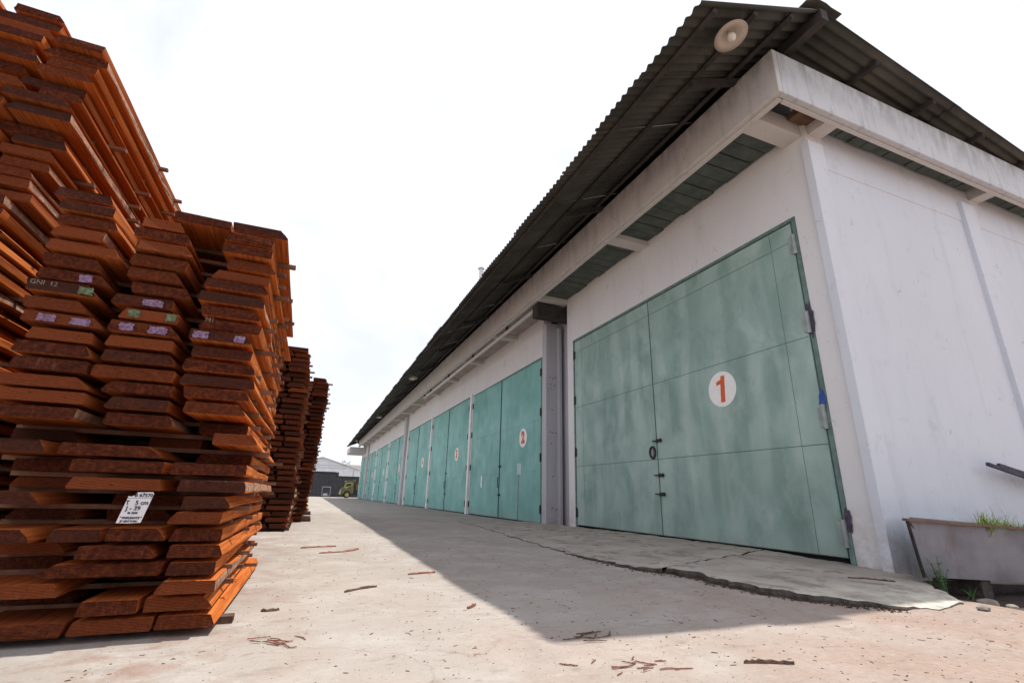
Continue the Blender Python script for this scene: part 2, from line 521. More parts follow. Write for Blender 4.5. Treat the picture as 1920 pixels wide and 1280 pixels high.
xs = [-900, -300, -100, -40, -15, -8, -5] + [-4 + 0.125 * i for i in range(121)] + [13, 18, 30, 60, 150, 400, 900]
ys = [-600, -200, -60, -20, -8, -4] + [-2 + 0.125 * i for i in range(113)] + [12.5 + 0.5 * i for i in range(28)] + [30, 40, 60, 90, 160, 400, 1200]
g = MB()
nx = len(xs)
for yy in ys:
    for xx in xs: g.v.append(Vector((xx, yy, ground_z(xx, yy))))
for j in range(len(ys) - 1):
    for i in range(nx - 1):
        g.f.append((j * nx + i, j * nx + i + 1, (j + 1) * nx + i + 1, (j + 1) * nx + i)); g.m.append(0)
g.build('ground', G['ground'], kind='structure', smooth=True, origin=(0, 0, 0))

# ------------------------------------------------------------------ concrete apron (broken slabs in front of the first gate)
EDGE = [(3.87, 13.15, 0.0), (3.82, 11.24, 0.006), (3.45, 8.27, 0.012), (3.20, 5.89, 0.018), (3.18, 5.01, 0.026), (3.20, 4.51, 0.04),
        (3.29, 4.17, 0.055), (3.46, 3.85, 0.06), (3.35, 3.54, 0.06), (3.41, 3.06, 0.06), (3.6, 2.68, 0.05), (3.75, 2.54, 0.04),
        (3.89, 2.4, 0.025), (4.19, 2.34, 0.02), (4.61, 2.4, 0.02), (4.99, 2.72, 0.02), (5.5, 3.14, 0.01)]


def apron_slab(pts, inner, name, parent):
    # resample the broken edge
    P = []
    for a, b in zip(pts[:-1], pts[1:]):
        d = math.dist(a[:2], b[:2]); k = max(2, int(d / 0.05))
        for i in range(k):
            t = i / k
            P.append([a[j] + (b[j] - a[j]) * t for j in range(3)])
    P.append(list(pts[-1]))
    n = len(P); T = 40
    m = MB()
    for i, p in enumerate(P):
        j1 = mnoise.noise(Vector((p[0] * 5, p[1] * 5, 0))) * 0.08 + mnoise.noise(Vector((p[0] * 15, p[1] * 15, 4))) * 0.045 + mnoise.noise(Vector((p[0] * 37, p[1] * 37, 8))) * 0.02
        s = i / (n - 1)
        w = Vector(inner(s))
        e = Vector((p[0] + j1, p[1] + j1 * 0.6, p[2]))
        for t in range(T + 1):
            u = (t / T) ** 1.5
            q = e.lerp(w, u)
            q.z += 0.008 * mnoise.noise(Vector((q.x * 3, q.y * 3, 9))) + 0.006 * mnoise.noise(Vector((q.x * 9, q.y * 9, 2))) - 0.008 * max(0.0, mnoise.noise(Vector((q.x * 5, q.y * 5, 6))) - 0.15) / 0.3
            if u == 0: q.z -= 0.004
            q.z = max(q.z, ground_z(q.x, q.y) + 0.006)
            m.v.append(q)
    for i in range(n - 1):
        for t in range(T):
            a = i * (T + 1) + t
            m.f.append((a, a + T + 1, a + T + 2, a + 1)); m.m.append(0)
    # ragged broken face down into the ground
    b = len(m.v)
    for i in range(n):
        top = m.v[i * (T + 1)]
        off = 0.015 * mnoise.noise(Vector((top.x * 21, top.y * 21, 7)))
        m.v.append(Vector((top.x - 0.012 + off, top.y - 0.006, top.z * 0.5)))
        m.v.append(Vector((top.x + 0.01 - off, top.y + 0.01, -0.20)))
    for i in range(n - 1):
        t0 = i * (T + 1); t1 = (i + 1) * (T + 1)
        m.f.append((t0, b + 2 * i, b + 2 * i + 2, t1)); m.m.append(1)
        m.f.append((b + 2 * i, b + 2 * i + 1, b + 2 * i + 3, b + 2 * i + 2)); m.m.append(1)
    return m.build(name, [G['apron'], G['slabedge']], parent)


ap = empty('concrete_apron', (4.5, 6, 0), kind='structure')
apron_slab(EDGE[:7], lambda s: (5.80, 13.2 - s * 8.0, 0.03 + 0.055 * min(1, s * 1.5)), 'slab', ap)
apron_slab([(3.31, 4.14, 0.06)] + EDGE[7:], lambda s: (5.80 if s < 0.86 else 5.80 + (s - 0.86) * 0.5, 5.17 - s * 1.68, 0.085 - 0.06 * s), 'slab', ap)

# ------------------------------------------------------------------ warehouse
XW = 5.762
YE = 3.58
YF = 63.0
wh = empty('warehouse', (XW + 5, YE + 25, 0),
           'long white warehouse with a row of green numbered gates and a corrugated overhanging roof', 'warehouse')


def text_mesh(body, size, offset=0.0, extrude=0.002):
    cu = bpy.data.curves.new('txt', 'FONT')
    cu.body = body; cu.size = size; cu.offset = offset; cu.extrude = extrude
    cu.align_x = 'CENTER'; cu.align_y = 'CENTER'
    o = bpy.data.objects.new('txt', cu); COL.objects.link(o)
    bpy.context.view_layer.update()
    me = bpy.data.meshes.new_from_object(o.evaluated_get(bpy.context.evaluated_depsgraph_get()))
    bpy.data.objects.remove(o)
    return me


# gates: (y0, y1, z1, number, leaves)
GATES = [(3.93, 10.20, 4.48, '1', 2), (11.97, 18.36, 4.52, '2', 2), (18.80, 25.25, 4.56, '3', 2), (25.65, 31.9, 4.58, '4', 2),
         (34.0, 40.0, 4.58, '5', 4), (40.9, 47.7, 4.58, '6', 2), (48.6, 54.5, 4.58, '7', 2), (56.1, 62.4, 4.58, '8', 2)]

# front wall as strips round the gate openings
ZT = 5.78
m = MB()
ye = YE
for (a, b, zt, num, nl) in GATES:
    if num == '2':
        m.box(XW, XW + 0.25, ye, 10.50, 0, ZT)
        ye = 11.92
    if a > ye: m.box(XW, XW + 0.25, ye, a, 0, ZT)
    m.box(XW, XW + 0.25, a, b, zt, ZT)
    ye = b
m.box(XW, XW + 0.25, ye, YF, 0, ZT)
m.build('front_wall', G['wall'], wh)
# expansion slot between unit one and unit two
MB().box(6.22, 6.3, 10.50, 11.92, 0, ZT).build('slot_back_wall', G['column'], wh)
MB().box(XW + 0.25, 6.22, 10.40, 10.50, 0, ZT).build('slot_side_wall', G['column'], wh)
cm = MB().box(5.72, 6.22, 11.66, 11.915, 0, 5.45, b=0.01)
co = cm.build('column', G['column'], wh)
bl = MB()
for (dx, zz) in [(0.12, 3.85), (0.2, 3.82), (0.28, 3.86), (0.14, 3.66), (0.25, 3.63), (0.18, 2.95), (0.12, 2.35), (0.2, 2.33), (0.3, 2.34),
                 (0.15, 2.05), (0.2, 1.2), (0.18, 0.42), (0.3, 0.38)]:
    bl = MB().lathe([(0, -0.008), (0.014, -0.008), (0.018, 0.002)], (5.72 + dx, 11.66, zz), (0, 1, 0), 8)
    bl.build('bolt', G['iron'], co)
MB().box(6.05, 6.12, 11.50, 11.66, 0.0, 5.3).build('conduit', G['column'], wh)
MB().box(4.98, 6.2, 10.66, 11.0, 5.22, 5.57, b=0.01).build('lintel_beam', G['timberdark'], wh)
for yc in (32.95, 55.3):
    MB().box(5.60, 5.80, yc - 0.35, yc + 0.35, 0, 5.6, b=0.012).build('column', G['column'], wh)
for yc, w in ((18.58, 0.1), (25.45, 0.1), (32.15, 0.1), (40.45, 0.12), (48.15, 0.12), (33.75, 0.08)):
    MB().box(5.70, 5.775, yc - w, yc + w, 0, 4.6, b=0.006).build('white_post', G['white'], wh)

# end wall with pilasters
MB().box(XW + 0.252, 17.0, YE, YE + 0.25, -0.3, ZT).build('end_wall', G['wallend'], wh)
for x0 in (5.70, 9.25, 12.85, 16.4):
    MB().box(x0, x0 + (0.30 if x0 < 6 else 0.36), YE - 0.065, YE + 0.05, -0.3, 5.44, b=0.008).build('pilaster', G['wallend'], wh)
MB().box(5.98, 17.0, YE - 0.008, YE + 0.02, 5.10, 5.62, b=0.006).build('ring_beam', G['wallend'], wh)
MB().box(XW + 0.1, XW + 0.2, YE + 0.2, YF, ZT - 0.05, 6.62).build('upper_wall', G['beam'], wh)
MB().box(XW + 0.2, 17.0, YE + 0.1, YE + 0.2, ZT - 0.05, 6.28).build('upper_wall', G['beam'], wh)
MB().box(XW + 0.05, 17, YF - 0.2, YF, 0, 6.2).build('end_wall', G['wall'], wh)
MB().box(17.0, 17.2, YE, YF, 0, 6.2).build('rear_wall', G['wall'], wh)

# fascia of the concrete canopy
YFA = 57.8
fa = MB()
n = 60
MB().box(4.78, 4.86, 3.17, YFA, 5.585, 6.265, b=0.012).build('front_fascia', G['fascia'], wh)
MB().box(4.862, 17.5, 3.168, 3.25, 5.583, 6.262, b=0.012).build('end_fascia', G['fasciaend'], wh)
MB().box(4.862, 4.93, 3.26, YFA, 5.56, 5.62).build('fascia_lip', G['beam'], wh)
MB().box(4.95, 17.5, 3.252, 3.30, 5.56, 5.62).build('fascia_lip', G['beam'], wh)
# canopy slab beams
k = 0
y = 3.77
beamY = []
while y < 56:
    if not 10.3 < y < 11.2:
        MB().box(4.86, XW + 0.02, y - 0.14, y + 0.14, 5.59, 5.84, b=0.008).build('canopy_beam', G['beam'], wh)
    beamY.append(y)
    y += 3.42
MB().box(4.932, XW + 0.02, 10.47, 10.655, 5.59, 5.84, b=0.008).build('canopy_beam', G['beam'], wh)
for xb in (5.95, 9.78, 13.4):
    MB().box(xb - 0.12, xb + 0.12, 3.25, YE - 0.0, 5.60, 5.84, b=0.008).build('canopy_beam', G['beam'], wh)
# soffit boards in the first bays, plaster soffit beyond
yy = 3.93
while yy < 10.4:
    w = 0.262
    if not any(abs(yy + w / 2 - b) < 0.2 for b in beamY):
        z = 5.70 + random.uniform(-0.012, 0.012)
        MB().box(4.87, XW - random.uniform(0.0, 0.05), yy, yy + w - 0.022, z, z + 0.02).build('soffit_board', G['slat'], wh)
    yy += w
xx = 6.1
while xx < 12:
    if abs(xx + 0.13 - 9.78) > 0.26:
        z = 5.72 + random.uniform(-0.012, 0.012)
        MB().box(xx, xx + 0.24, 3.255, YE - 0.035, z, z + 0.02).build('soffit_board', G['slat'], wh)
    xx += 0.262
MB().box(4.87, XW + 0.02, 11.0, YFA, 5.72, 5.80).build('soffit', G['soffit'], wh)
MB().box(4.87, XW + 0.02, 3.93, 10.65, 5.86, 5.90).build('soffit', G['timberdark'], wh)
MB().box(5.5, XW + 0.1, 3.32, 3.6, 5.75, 5.85).build('soffit', G['rust'], wh)
# gutter pipe below the canopy of the second unit, with its drop brackets
MB().tube([(5.03, 11.02, 5.46), (5.03, 24.6, 5.44)], 0.055, 10).build('gutter_pipe', G['beam'], wh, smooth=True)
for yy in (13.0, 16.4, 19.8, 23.2, 24.55):
    MB().box(5.0, 5.06, yy - 0.03, yy + 0.03, 5.44, 5.72).build('pipe_bracket', G['timberdark'], wh)
# far porch block
MB().box(3.95, XW, 58.6, YF, 4.98, 5.62, b=0.02).build('far_canopy', G['fascia'], wh)

# roof: short front slope and long shallow back slope
ZR = 6.575; XR = 5.147
SLOPE = math.atan2(0.925, 2.052)
LF = 2.25
PITCH = 0.13; NW = 8; AMP = 0.017


def sheet_mesh(L, name):
    m = MB(); ns = 8
    cols = NW * ns
    for side in (0, 1):
        for i in range(cols + 1):
            y = i * PITCH / ns
            z = AMP * math.sin(2 * math.pi * i / ns) - side * 0.007
            for x in (0.0, L): m.v.append(Vector((x, y, z)))
    o = 2 * (cols + 1)
    for i in range(cols):
        a = 2 * i
        m.f.append((a, a + 1, a + 3, a + 2)); m.m.append(0)
        m.f.append((o + a, o + a + 2, o + a + 3, o + a + 1)); m.m.append(0)
        m.f.append((a + 1, o + a + 1, o + a + 3, a + 3)); m.m.append(0)
        m.f.append((a, a + 2, o + a + 2, o + a)); m.m.append(0)
    m.f.append((0, o, o + 1, 1)); m.m.append(0)
    e = 2 * cols
    m.f.append((e, e + 1, o + e + 1, o + e)); m.m.append(0)
    return m.mesh(name, G['roof'], Vector((0, 0, 0)), smooth=True)


sf = sheet_mesh(LF, 'front_sheet')
sb = sheet_mesh(3.3, 'back_sheet')
BS = math.radians(1.9)
ys_ = 2.70
i = 0
wid = NW * PITCH
while ys_ < 63.2:
    z = 0.009 * (i % 2)
    Ls = 1.0 - 0.0062 * (ys_ - 2.7) + random.uniform(-0.016, 0.016)
    # local +x of the sheet runs down the slope towards the eave
    inst('roof_sheet', sf, wh, (XR, ys_ + wid, ZR + z), (0, SLOPE, math.pi), (Ls, 1, 1))
    ysk = ys_ + (0.0 if i else 0.0)
    for kk in range(2 if i > 3 else 4):
        x0 = XR + kk * 3.15
        inst('roof_sheet', sb, wh, (x0, ysk + 0.055 * (x0 - XR) * (1 if i == 0 else 1), ZR + z - 0.012 * kk - math.sin(BS) * 3.15 * kk),
             (0, BS, math.atan(0.055)))
    ys_ += wid - 0.004
    i += 1
MB().box(11.4, 17.6, 2.9, 63.6, 6.05, 6.1).build('rear_roof', G['roof'], wh)
# ridge cap
rc = MB()
prof = [(-0.34, -0.10), (-0.16, 0.005), (-0.07, 0.045), (0.05, 0.05), (0.13, 0.02), (0.32, 0.01)]
vs = []
for yy in (2.655, 63.3):
    for (dx, dz) in prof: vs.append((XR + dx, yy, ZR + 0.03 + dz))
    for (dx, dz) in prof: vs.append((XR + dx, yy, ZR + 0.018 + dz))
P = len(prof)
fs = []
for i in range(P - 1):
    fs += [(i, i + 1, 2 * P + i + 1, 2 * P + i), (P + i, 3 * P + i, 3 * P + i + 1, P + i + 1), (i, P + i, P + i + 1, i + 1),
           (2 * P + i, 2 * P + i + 1, 3 * P + i + 1, 3 * P + i)]
fs += [(0, 2 * P, 3 * P, P), (P - 1, 2 * P - 1, 4 * P - 1, 3 * P - 1)]
rc.add(vs, fs).build('ridge_cap', G['roof'], wh)
MB().box(XR - 0.06, XR + 0.06, 2.68, 63, ZR - 0.19, ZR - 0.03).build('ridge_beam', G['timberdark'], wh)
for d in (0.55, 1.25, 1.95):
    x = XR - d * math.cos(SLOPE); z = ZR - d * math.sin(SLOPE) - 0.055
    ymax = 63 if d < 1.5 else 17
    MB().bar((x, 2.76, z), (x, ymax, z), 0.055, 0.075, upv=(math.sin(SLOPE), 0, math.cos(SLOPE))).build('purlin', G['timberdark'], wh)
for d in (1.3, 2.7, 4.1, 5.5):
    x = XR + d; z = ZR - d * math.sin(BS) - 0.06
    MB().box(x - 0.03, x + 0.03, 2.79 + 0.055 * d, 63, z - 0.05, z + 0.03).build('purlin', G['timberdark'], wh)
for b in beamY:
    p = Vector((XR, b, ZR - 0.13)); q = Vector((XR - 1.3 * math.cos(SLOPE), b, ZR - 1.3 * math.sin(SLOPE) - 0.13))
    MB().bar(p, q, 0.07, 0.09).build('rafter', G['timberdark'], wh)
    MB().box(XR - 0.05, XR + 0.05, b - 0.05, b + 0.05, 5.84, ZR - 0.15).build('roof_post', G['timberdark'], wh)
# ------------------------------------------------------------------ gates: leaf > panel, hinge, bolt, badge
def badge(leaf, yc, zc, xface, num, r=0.275):
    MB().lathe([(0.0, 0.0), (r, 0.0), (r, 0.006), (0, 0.006)], (xface, yc, zc), (-1, 0, 0), 40).build('number_disc', G['badge'], leaf)
    x = xface - 0.0085
    if num == '1':
        pts = [(-0.07, 0.10), (0.055, 0.205), (0.075, 0.205), (0.035, -0.20), (-0.045, -0.20), (-0.012, 0.085), (-0.065, 0.055)]
        # seen from -X the picture's right is -Y
        d = MB()
        top = [(-0.10, 0.125), (-0.01, 0.150), (0.00, 0.205), (0.075, 0.205), (0.040, -0.205), (-0.042, -0.205), (-0.018, 0.085), (-0.10, 0.065)]
        N = len(top)
        d.add([(x, yc - a, zc + b) for a, b in top] + [(x + 0.004, yc - a, zc + b) for a, b in top],
              [tuple(range(N)), tuple(reversed(range(N, 2 * N)))] + [(i, N + i, N + (i + 1) % N, (i + 1) % N) for i in range(N)])
        d.build('numeral', G['digit'], leaf)
    else:
        me = text_mesh(num, 0.46, 0.028, 0.002).copy()
        me.materials.clear(); me.materials.append(G['digit'])
        me.transform(Matrix.Rotation(math.radians(90), 4, 'X'))
        me.transform(Matrix.Rotation(math.radians(-90), 4, 'Z'))
        inst('numeral', me, leaf, (x - 0.001, yc, zc), (0, 0, 0))


for gi, (a, b, zt, num, nl) in enumerate(GATES):
    first = num == '1'
    dm = G['door1'] if first else G['door']
    z0 = 0.105 if first else 0.035
    # steel frame
    fr = MB().box(XW - 0.012, XW + 0.07, a + 0.002, b - 0.002, zt - 0.055, zt - 0.002)
    fr.build('gate_frame', G['frame'], wh)
    for (p, q) in ((a + 0.002, a + 0.06), (b - 0.06, b - 0.002)):
        MB().box(XW - 0.010, XW + 0.07, p, q, 0.02, zt - 0.056).build('gate_frame', G['frame'], wh)
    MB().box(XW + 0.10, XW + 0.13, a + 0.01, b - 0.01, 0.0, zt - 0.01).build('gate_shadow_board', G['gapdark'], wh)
    ya, yb = a + 0.07, b - 0.07
    wl = (yb - ya) / nl
    split = [ya + wl * i for i in range(nl + 1)]
    if first: split = [ya, 7.19, yb]
    for li in range(nl):
        p, q = split[li] + 0.006, split[li + 1] - 0.006
        out = 0.0
        if not first: out = random.uniform(0.0, 0.02)
        xf = XW - 0.004 - out
        lf = MB().box(xf + 0.004, xf + 0.05, p, q, z0, zt - 0.065).build('gate_leaf', G['frame'] if first else dm, wh)
        # sheet panels with open seams
        rows = [z0 + 0.004, 1.375, 2.745, 4.13, zt - 0.069] if first else [z0 + 0.004, 1.36, 2.72, zt - 0.069]
        cols = [p + 0.004, q - 0.004]
        if first and li == 0: cols = [p + 0.004, 4.36, q - 0.004]
        if first and li == 1: cols = [p + 0.004, 9.78, q - 0.004]
        gap = 0.0042 if first else 0.003
        for r in range(len(rows) - 1):
            for c_ in range(len(cols) - 1):
                j = random.uniform(-0.0012, 0.0012)
                MB().box(xf - 0.003 + j, xf + 0.006, cols[c_] + gap, cols[c_ + 1] - gap, rows[r] + gap, rows[r + 1] - gap, b=0.0022).build('panel', dm, lf)
        # hinges on the outer edge
        if li in (0, nl - 1):
            hy = (p - 0.012) if li == 0 else (q + 0.012)
            for hz in (0.37, 1.70, 2.93, 4.07):
                s = 1.35 if first and li == 0 else 1.0
                h = MB().tube([(xf - 0.012, hy, hz - 0.11 * s), (xf - 0.012, hy, hz + 0.11 * s)], 0.022 * s, 10)
                dy = 0.055 * s if li == 0 else -0.055 * s
                y0, y1 = sorted((hy, hy + dy))
                h.box(xf - 0.014, xf - 0.0035, y0, y1, hz - 0.09 * s, hz + 0.09 * s)
                h.build('hinge', G['steel'] if first and li == 0 else G['gapdark'], lf)
        if li == 0:
            badge(lf, {'1': 5.545, '2': 13.25}.get(num, p + (q - p) * 0.48), 2.34, xf - 0.0035, num)
            # bolts and hasp on the meeting edge
            for bz in ((1.70, 1.10, 0.78) if first else (1.60, 0.72)):
                bo = MB().tube([(xf - 0.03, q - 0.16, bz), (xf - 0.03, q + 0.10, bz)], 0.011, 8)
                bo.box(xf - 0.035, xf - 0.0035, q - 0.13, q - 0.09, bz - 0.03, bz + 0.03)
                bo.box(xf - 0.035, xf - 0.0035, q - 0.04, q - 0.01, bz - 0.03, bz + 0.03)
                bo.bar((xf - 0.03, q - 0.11, bz), (xf - 0.075, q - 0.11, bz - 0.01), 0.014)
                bo.build('bolt', G['iron'], lf)
            if not first:
                MB().bar((xf - 0.05, q + 0.02, 0.95), (xf - 0.05, q + 0.02, 1.25), 0.02).bar((xf - 0.05, q + 0.02, 0.95), (xf - 0.003, q - 0.005, 0.95), 0.018).bar(
                    (xf - 0.05, q + 0.02, 1.25), (xf - 0.003, q - 0.005, 1.25), 0.018).build('pull_handle', G['iron'], lf)
                MB().box(xf - 0.018, xf - 0.0035, q - 0.028, q + 0.012, z0, zt - 0.08).build('cover_strip', G['gapdark'], lf)
        if first and li == 1:
            r = MB()
            pts = []
            for t in range(25):
                an = 2 * math.pi * t / 24
                pts.append((xf - 0.015, 7.31 + 0.075 * math.cos(an), 1.50 + 0.10 * math.sin(an)))
            r.tube(pts, 0.02, 8, caps=False).build('lock_ring', G['iron'], lf, smooth=True)
            MB().box(xf - 0.02, xf - 0.003, 7.29, 7.33, 1.44, 1.56, b=0.004).build('padlock', G['steel'], lf)
        if num == '2' and li == 0:
            MB().box(xf - 0.0065, xf - 0.0035, 13.36, 13.66, 1.30, 1.62).build('notice_sheet', simple('pale_blue_sheet', (0.36, 0.50, 0.54), (0.46, 0.6, 0.63), 9), lf)
            MB().box(xf - 0.02, xf - 0.0032, 13.55, 13.62, 0.06, 1.30).build('drain_strip', G['steel'], lf)
        if num == '2' and li == 1:
            MB().box(xf - 0.0065, xf - 0.0032, 16.85, 16.98, 0.95, 1.35).build('notice_sheet', G['badge'], lf)

# bare paint scars by the two middle hinges of the first gate
def blot(yc, zc, ry, rz, mat, seed, name):
    rn = random.Random(seed); n = 22
    vs = [(XW - 0.0135, yc, zc)]
    for i in range(n):
        t = 2 * math.pi * i / n
        k = rn.uniform(0.65, 1.05)
        vs.append((XW - 0.0135, yc + ry * k * math.cos(t), zc + rz * k * math.sin(t)))
    m = MB().add(vs, [(0, 1 + (i + 1) % n, 1 + i) for i in range(n)])
    vs2 = [(x + 0.003, y, z) for x, y, z in vs]
    m.add(vs2, [(0, 1 + i, 1 + (i + 1) % n) for i in range(n)])
    m.build(name, mat, wh)


G['scar'] = simple('bare_dark_scar', (0.035, 0.032, 0.045), (0.09, 0.08, 0.11), 20, 0.8)
G['bluescar'] = simple('blue_primer_scar', (0.02, 0.05, 0.22), (0.05, 0.10, 0.32), 20, 0.7)
blot(3.955, 2.97, 0.055, 0.28, G['scar'], 3, 'paint_scar')
blot(3.985, 1.90, 0.06, 0.15, G['bluescar'], 4, 'paint_scar')
blot(3.93, 0.50, 0.045, 0.16, G['scar'], 5, 'paint_scar')

# vent pipe through the roof
MB().tube([(5.3, 16.75, 6.4), (5.3, 16.75, 9.35)], 0.085, 14).lathe([(0.13, 0), (0.13, 0.05), (0.02, 0.10)], (5.3, 16.75, 9.35), n=14).build(
    'vent_pipe', G['white'], None, 'thin white vent pipe with a cap rising above the warehouse roof', 'vent pipe')

# ------------------------------------------------------------------ lamps below the eave
def eave_lamp(c, label, tilt=(0.10, -0.20, -1)):
    c = Vector(c)
    e = empty('lamp', c, label, 'lamp', 'lamps below the roof eave')
    ax = Vector(tilt).normalized()
    MB().lathe([(0.03, -0.09), (0.05, -0.05), (0.075, 0.0), (0.12, 0.03), (0.185, 0.05), (0.188, 0.058), (0.12, 0.038), (0.07, 0.01), (0.045, -0.02), (0.0, -0.02)],
               c, ax, 32).build('lamp_shade', G['enamel'], e, smooth=True)
    MB().lathe([(0.0, -0.02), (0.022, -0.015), (0.026, 0.02), (0.045, 0.05), (0.05, 0.08), (0.038, 0.115), (0.0, 0.128)], c, ax, 20).build('bulb', G['bulb'], e, smooth=True)
    zroof = ZR - (XR - c.x) * math.tan(SLOPE) - 0.03
    MB().tube([c - ax * 0.07, c - ax * 0.12, Vector((c.x, c.y, zroof))], 0.014, 8).build('stem', G['iron'], e)
    return e


G['enamel'] = simple('cream_enamel', (0.40, 0.34, 0.28), (0.52, 0.45, 0.38), 4, 0.5)
G['bulb'] = simple('frosted_bulb', (0.62, 0.60, 0.56), (0.66, 0.64, 0.6), 4, 0.35, bump=0)
eave_lamp((3.80, 2.97, 5.83), 'round cream enamel lamp with bulb below the roof corner above gate one')
eave_lamp((3.75, 21.2, 5.66), 'small lamp hanging below the roof eave above gate three')
eave_lamp((4.05, 34.9, 5.80), 'small lamp hanging below the roof eave above the folding gate')
eave_lamp((4.2, 53.9, 5.90), 'small lamp hanging below the roof eave near the far porch block')

# ------------------------------------------------------------------ timber stacks
TH = 0.0565
PL = 14       # plank stations


def plank_mesh(seed, L, live, th=TH):
    """sawn plank, unit width along x, length along +y from 0, bottom at z = 0"""
    rn = random.Random(seed)
    m = MB()
    lt, lb = rn.choice([(0.0, 0.0), (0.02, 0.0), (0.09, 0.0), (0.0, 0.02), (0.05, 0.01), (0.14, 0.02)])
    rt, rb = rn.choice([(0.0, 0.0), (0.0, 0.0), (0.03, 0.0), (0.0, 0.02), (0.08, 0.0), (0.15, 0.02)])
    c = 0.012
    prof = [(lb + c, 0), (1 - rb - c, 0), (1 - rb, th * 0.18), (1 - rb * 0.4 - rt * 0.45, th * 0.55), (1 - rt, th * 0.9), (1 - rt - c, th), (lt + c, th), (lt, th * 0.9),
            (lb * 0.4 + lt * 0.45, th * 0.55), (lb, th * 0.18)]
    N = len(prof)
    ph = rn.uniform(0, 9); amp = 0.035 if live else 0.008
    for s in range(PL):
        y = L * s / (PL - 1)
        wl = amp * mnoise.noise(Vector((y * 1.6, ph, 0))) ; wr = amp * mnoise.noise(Vector((y * 1.6, ph, 5)))
        sag = 0.003 * math.sin(math.pi * s / (PL - 1) * 2 + ph)
        for i, (x, z) in enumerate(prof):
            k = wr if x > 0.5 else wl
            jit = rn.uniform(-1, 1) * (0.016 if live and i in (2, 3, 4, 7, 8, 9) else 0.002)
            jy = rn.uniform(-0.005, 0.005) if s in (0, PL - 1) else 0
            m.v.append(Vector((x - 0.5 + k + jit, y + jy, z + sag + (rn.uniform(-0.003, 0.003) if 0 < s < PL - 1 and live and i in (3, 8) else 0))))
    for s in range(PL - 1):
        for i in range(N):
            a = s * N + i; b = s * N + (i + 1) % N
            m.f.append((a, b, b + N, a + N))
            m.m.append(2 if live and i in (2, 3, 7, 8) else 0)
    m.f.append(tuple(reversed(range(N)))); m.m.append(1)
    m.f.append(tuple((PL - 1) * N + i for i in range(N))); m.m.append(1)
    # orient outward: profile runs counter-clockwise seen from -y
    return m.mesh('plank', [G['wood'], G['woodend'], G['bark']], Vector((0, 0, 0)))


PV = [plank_mesh(100 + i, 2.15, i % 4 == 3) for i in range(16)]
PVF = [plank_mesh(300 + i, 2.15, i % 5 == 4, 0.066) for i in range(10)]
stm = MB().box(-0.5, 0.5, -0.017, 0.017, 0, 0.0240).mesh('spacer', G['sticker'], Vector((0, 0, 0)))
stmf = MB().box(-0.5, 0.5, -0.02, 0.02, 0, 0.034).mesh('spacer', G['sticker'], Vector((0, 0, 0)))

s1 = empty('timber_stack', (-0.9, 4.1, 0), 'stack of red sawn planks with a white card tag pinned to its end', 'timber stack', 'timber stacks along the lane')
Z0 = 0.035; PIT = 0.079
# planks as seen on the end of the stack: (layer, x left, x right)
ROWS = {
    27: [(-1.48, -1.22), (-0.93, -0.64), (-0.63, -0.315)],
    26: [(-1.43, -1.19), (-1.07, -0.86), (-0.66, -0.39)], 25: [(-1.43, -1.16), (-1.09, -0.81), (-0.65, -0.385)], 24: [(-1.43, -1.20), (-1.05, -0.78), (-0.62, -0.35)],
    23: [(-1.43, -1.12), (-1.07, -0.80), (-0.68, -0.38)], 22: [(-1.43, -1.19), (-1.07, -0.81), (-0.70, -0.37)], 21: [(-1.44, -1.13), (-1.04, -0.76), (-0.71, -0.37)],
    20: [(-1.45, -1.16), (-1.11, -0.83), (-0.69, -0.38)], 19: [(-1.45, -1.19), (-1.05, -0.78), (-0.69, -0.37)], 18: [(-1.44, -1.10), (-1.08, -0.76), (-0.71, -0.40)],
    17: [(-1.40, -1.13), (-1.08, -0.78), (-0.69, -0.39)], 16: [(-1.43, -1.12), (-1.07, -0.75), (-0.72, -0.36)], 15: [(-1.43, -1.12), (-1.10, -0.74), (-0.72, -0.35)],
    14: [(-1.46, -1.09), (-1.05, -0.73), (-0.68, -0.36)], 13: [(-1.46, -1.09), (-1.0, -0.73), (-0.66, -0.36)], 12: [(-1.46, -1.1), (-1.0, -0.70), (-0.62, -0.37)],
    11: [(-1.47, -1.18), (-0.89, -0.62), (-0.50, -0.28)], 10: [(-1.48, -1.18), (-1.14, -0.71), (-0.62, -0.33)], 9: [(-1.40, -1.1), (-1.07, -0.69), (-0.66, -0.31)],
    8: [(-1.42, -1.15), (-1.07, -0.68), (-0.60, -0.29)], 7: [(-1.42, -1.15), (-0.95, -0.62), (-0.57, -0.35)], 6: [(-1.4, -1.1), (-0.98, -0.67), (-0.62, -0.38)],
    5: [(-1.4, -1.12), (-1.08, -0.88), (-0.85, -0.61), (-0.60, -0.37)], 4: [(-1.38, -1.09), (-0.95, -0.63), (-0.59, -0.35)], 3: [(-1.38, -1.12), (-1.1, -0.60), (-0.58, -0.37)],
    2: [(-1.34, -0.98), (-0.92, -0.64), (-0.60, -0.35)], 1: [(-1.32, -1.02), (-0.89, -0.66), (-0.64, -0.35)], 0: [(-1.33, -0.92), (-0.91, -0.59), (-0.58, -0.33)]}
MARKS = {(18, 0): [('purple', -0.07, 0.08), ('purple', 0.07, 0.09)], (18, 1): [('purple', -0.08, 0.07), ('purple', 0.06, 0.09)],
         (20, 1): [('purple', 0.05, 0.10)], (18, 2): [('purple', -0.10, 0.08), ('purple', 0.09, 0.06)], (21, 0): [('purple', 0.05, 0.06)],
         (20, 0): [('green', 0.10, 0.07)], (19, 1): [('green', 0.10, 0.05), ('green', -0.07, 0.06)]}
LIVE = {(12, 0): 3, (12, 1): 7, (8, 2): 11, (2, 2): 15, (24, 0): 3, (16, 2): 7, (21, 2): 11}
rn = random.Random(5)
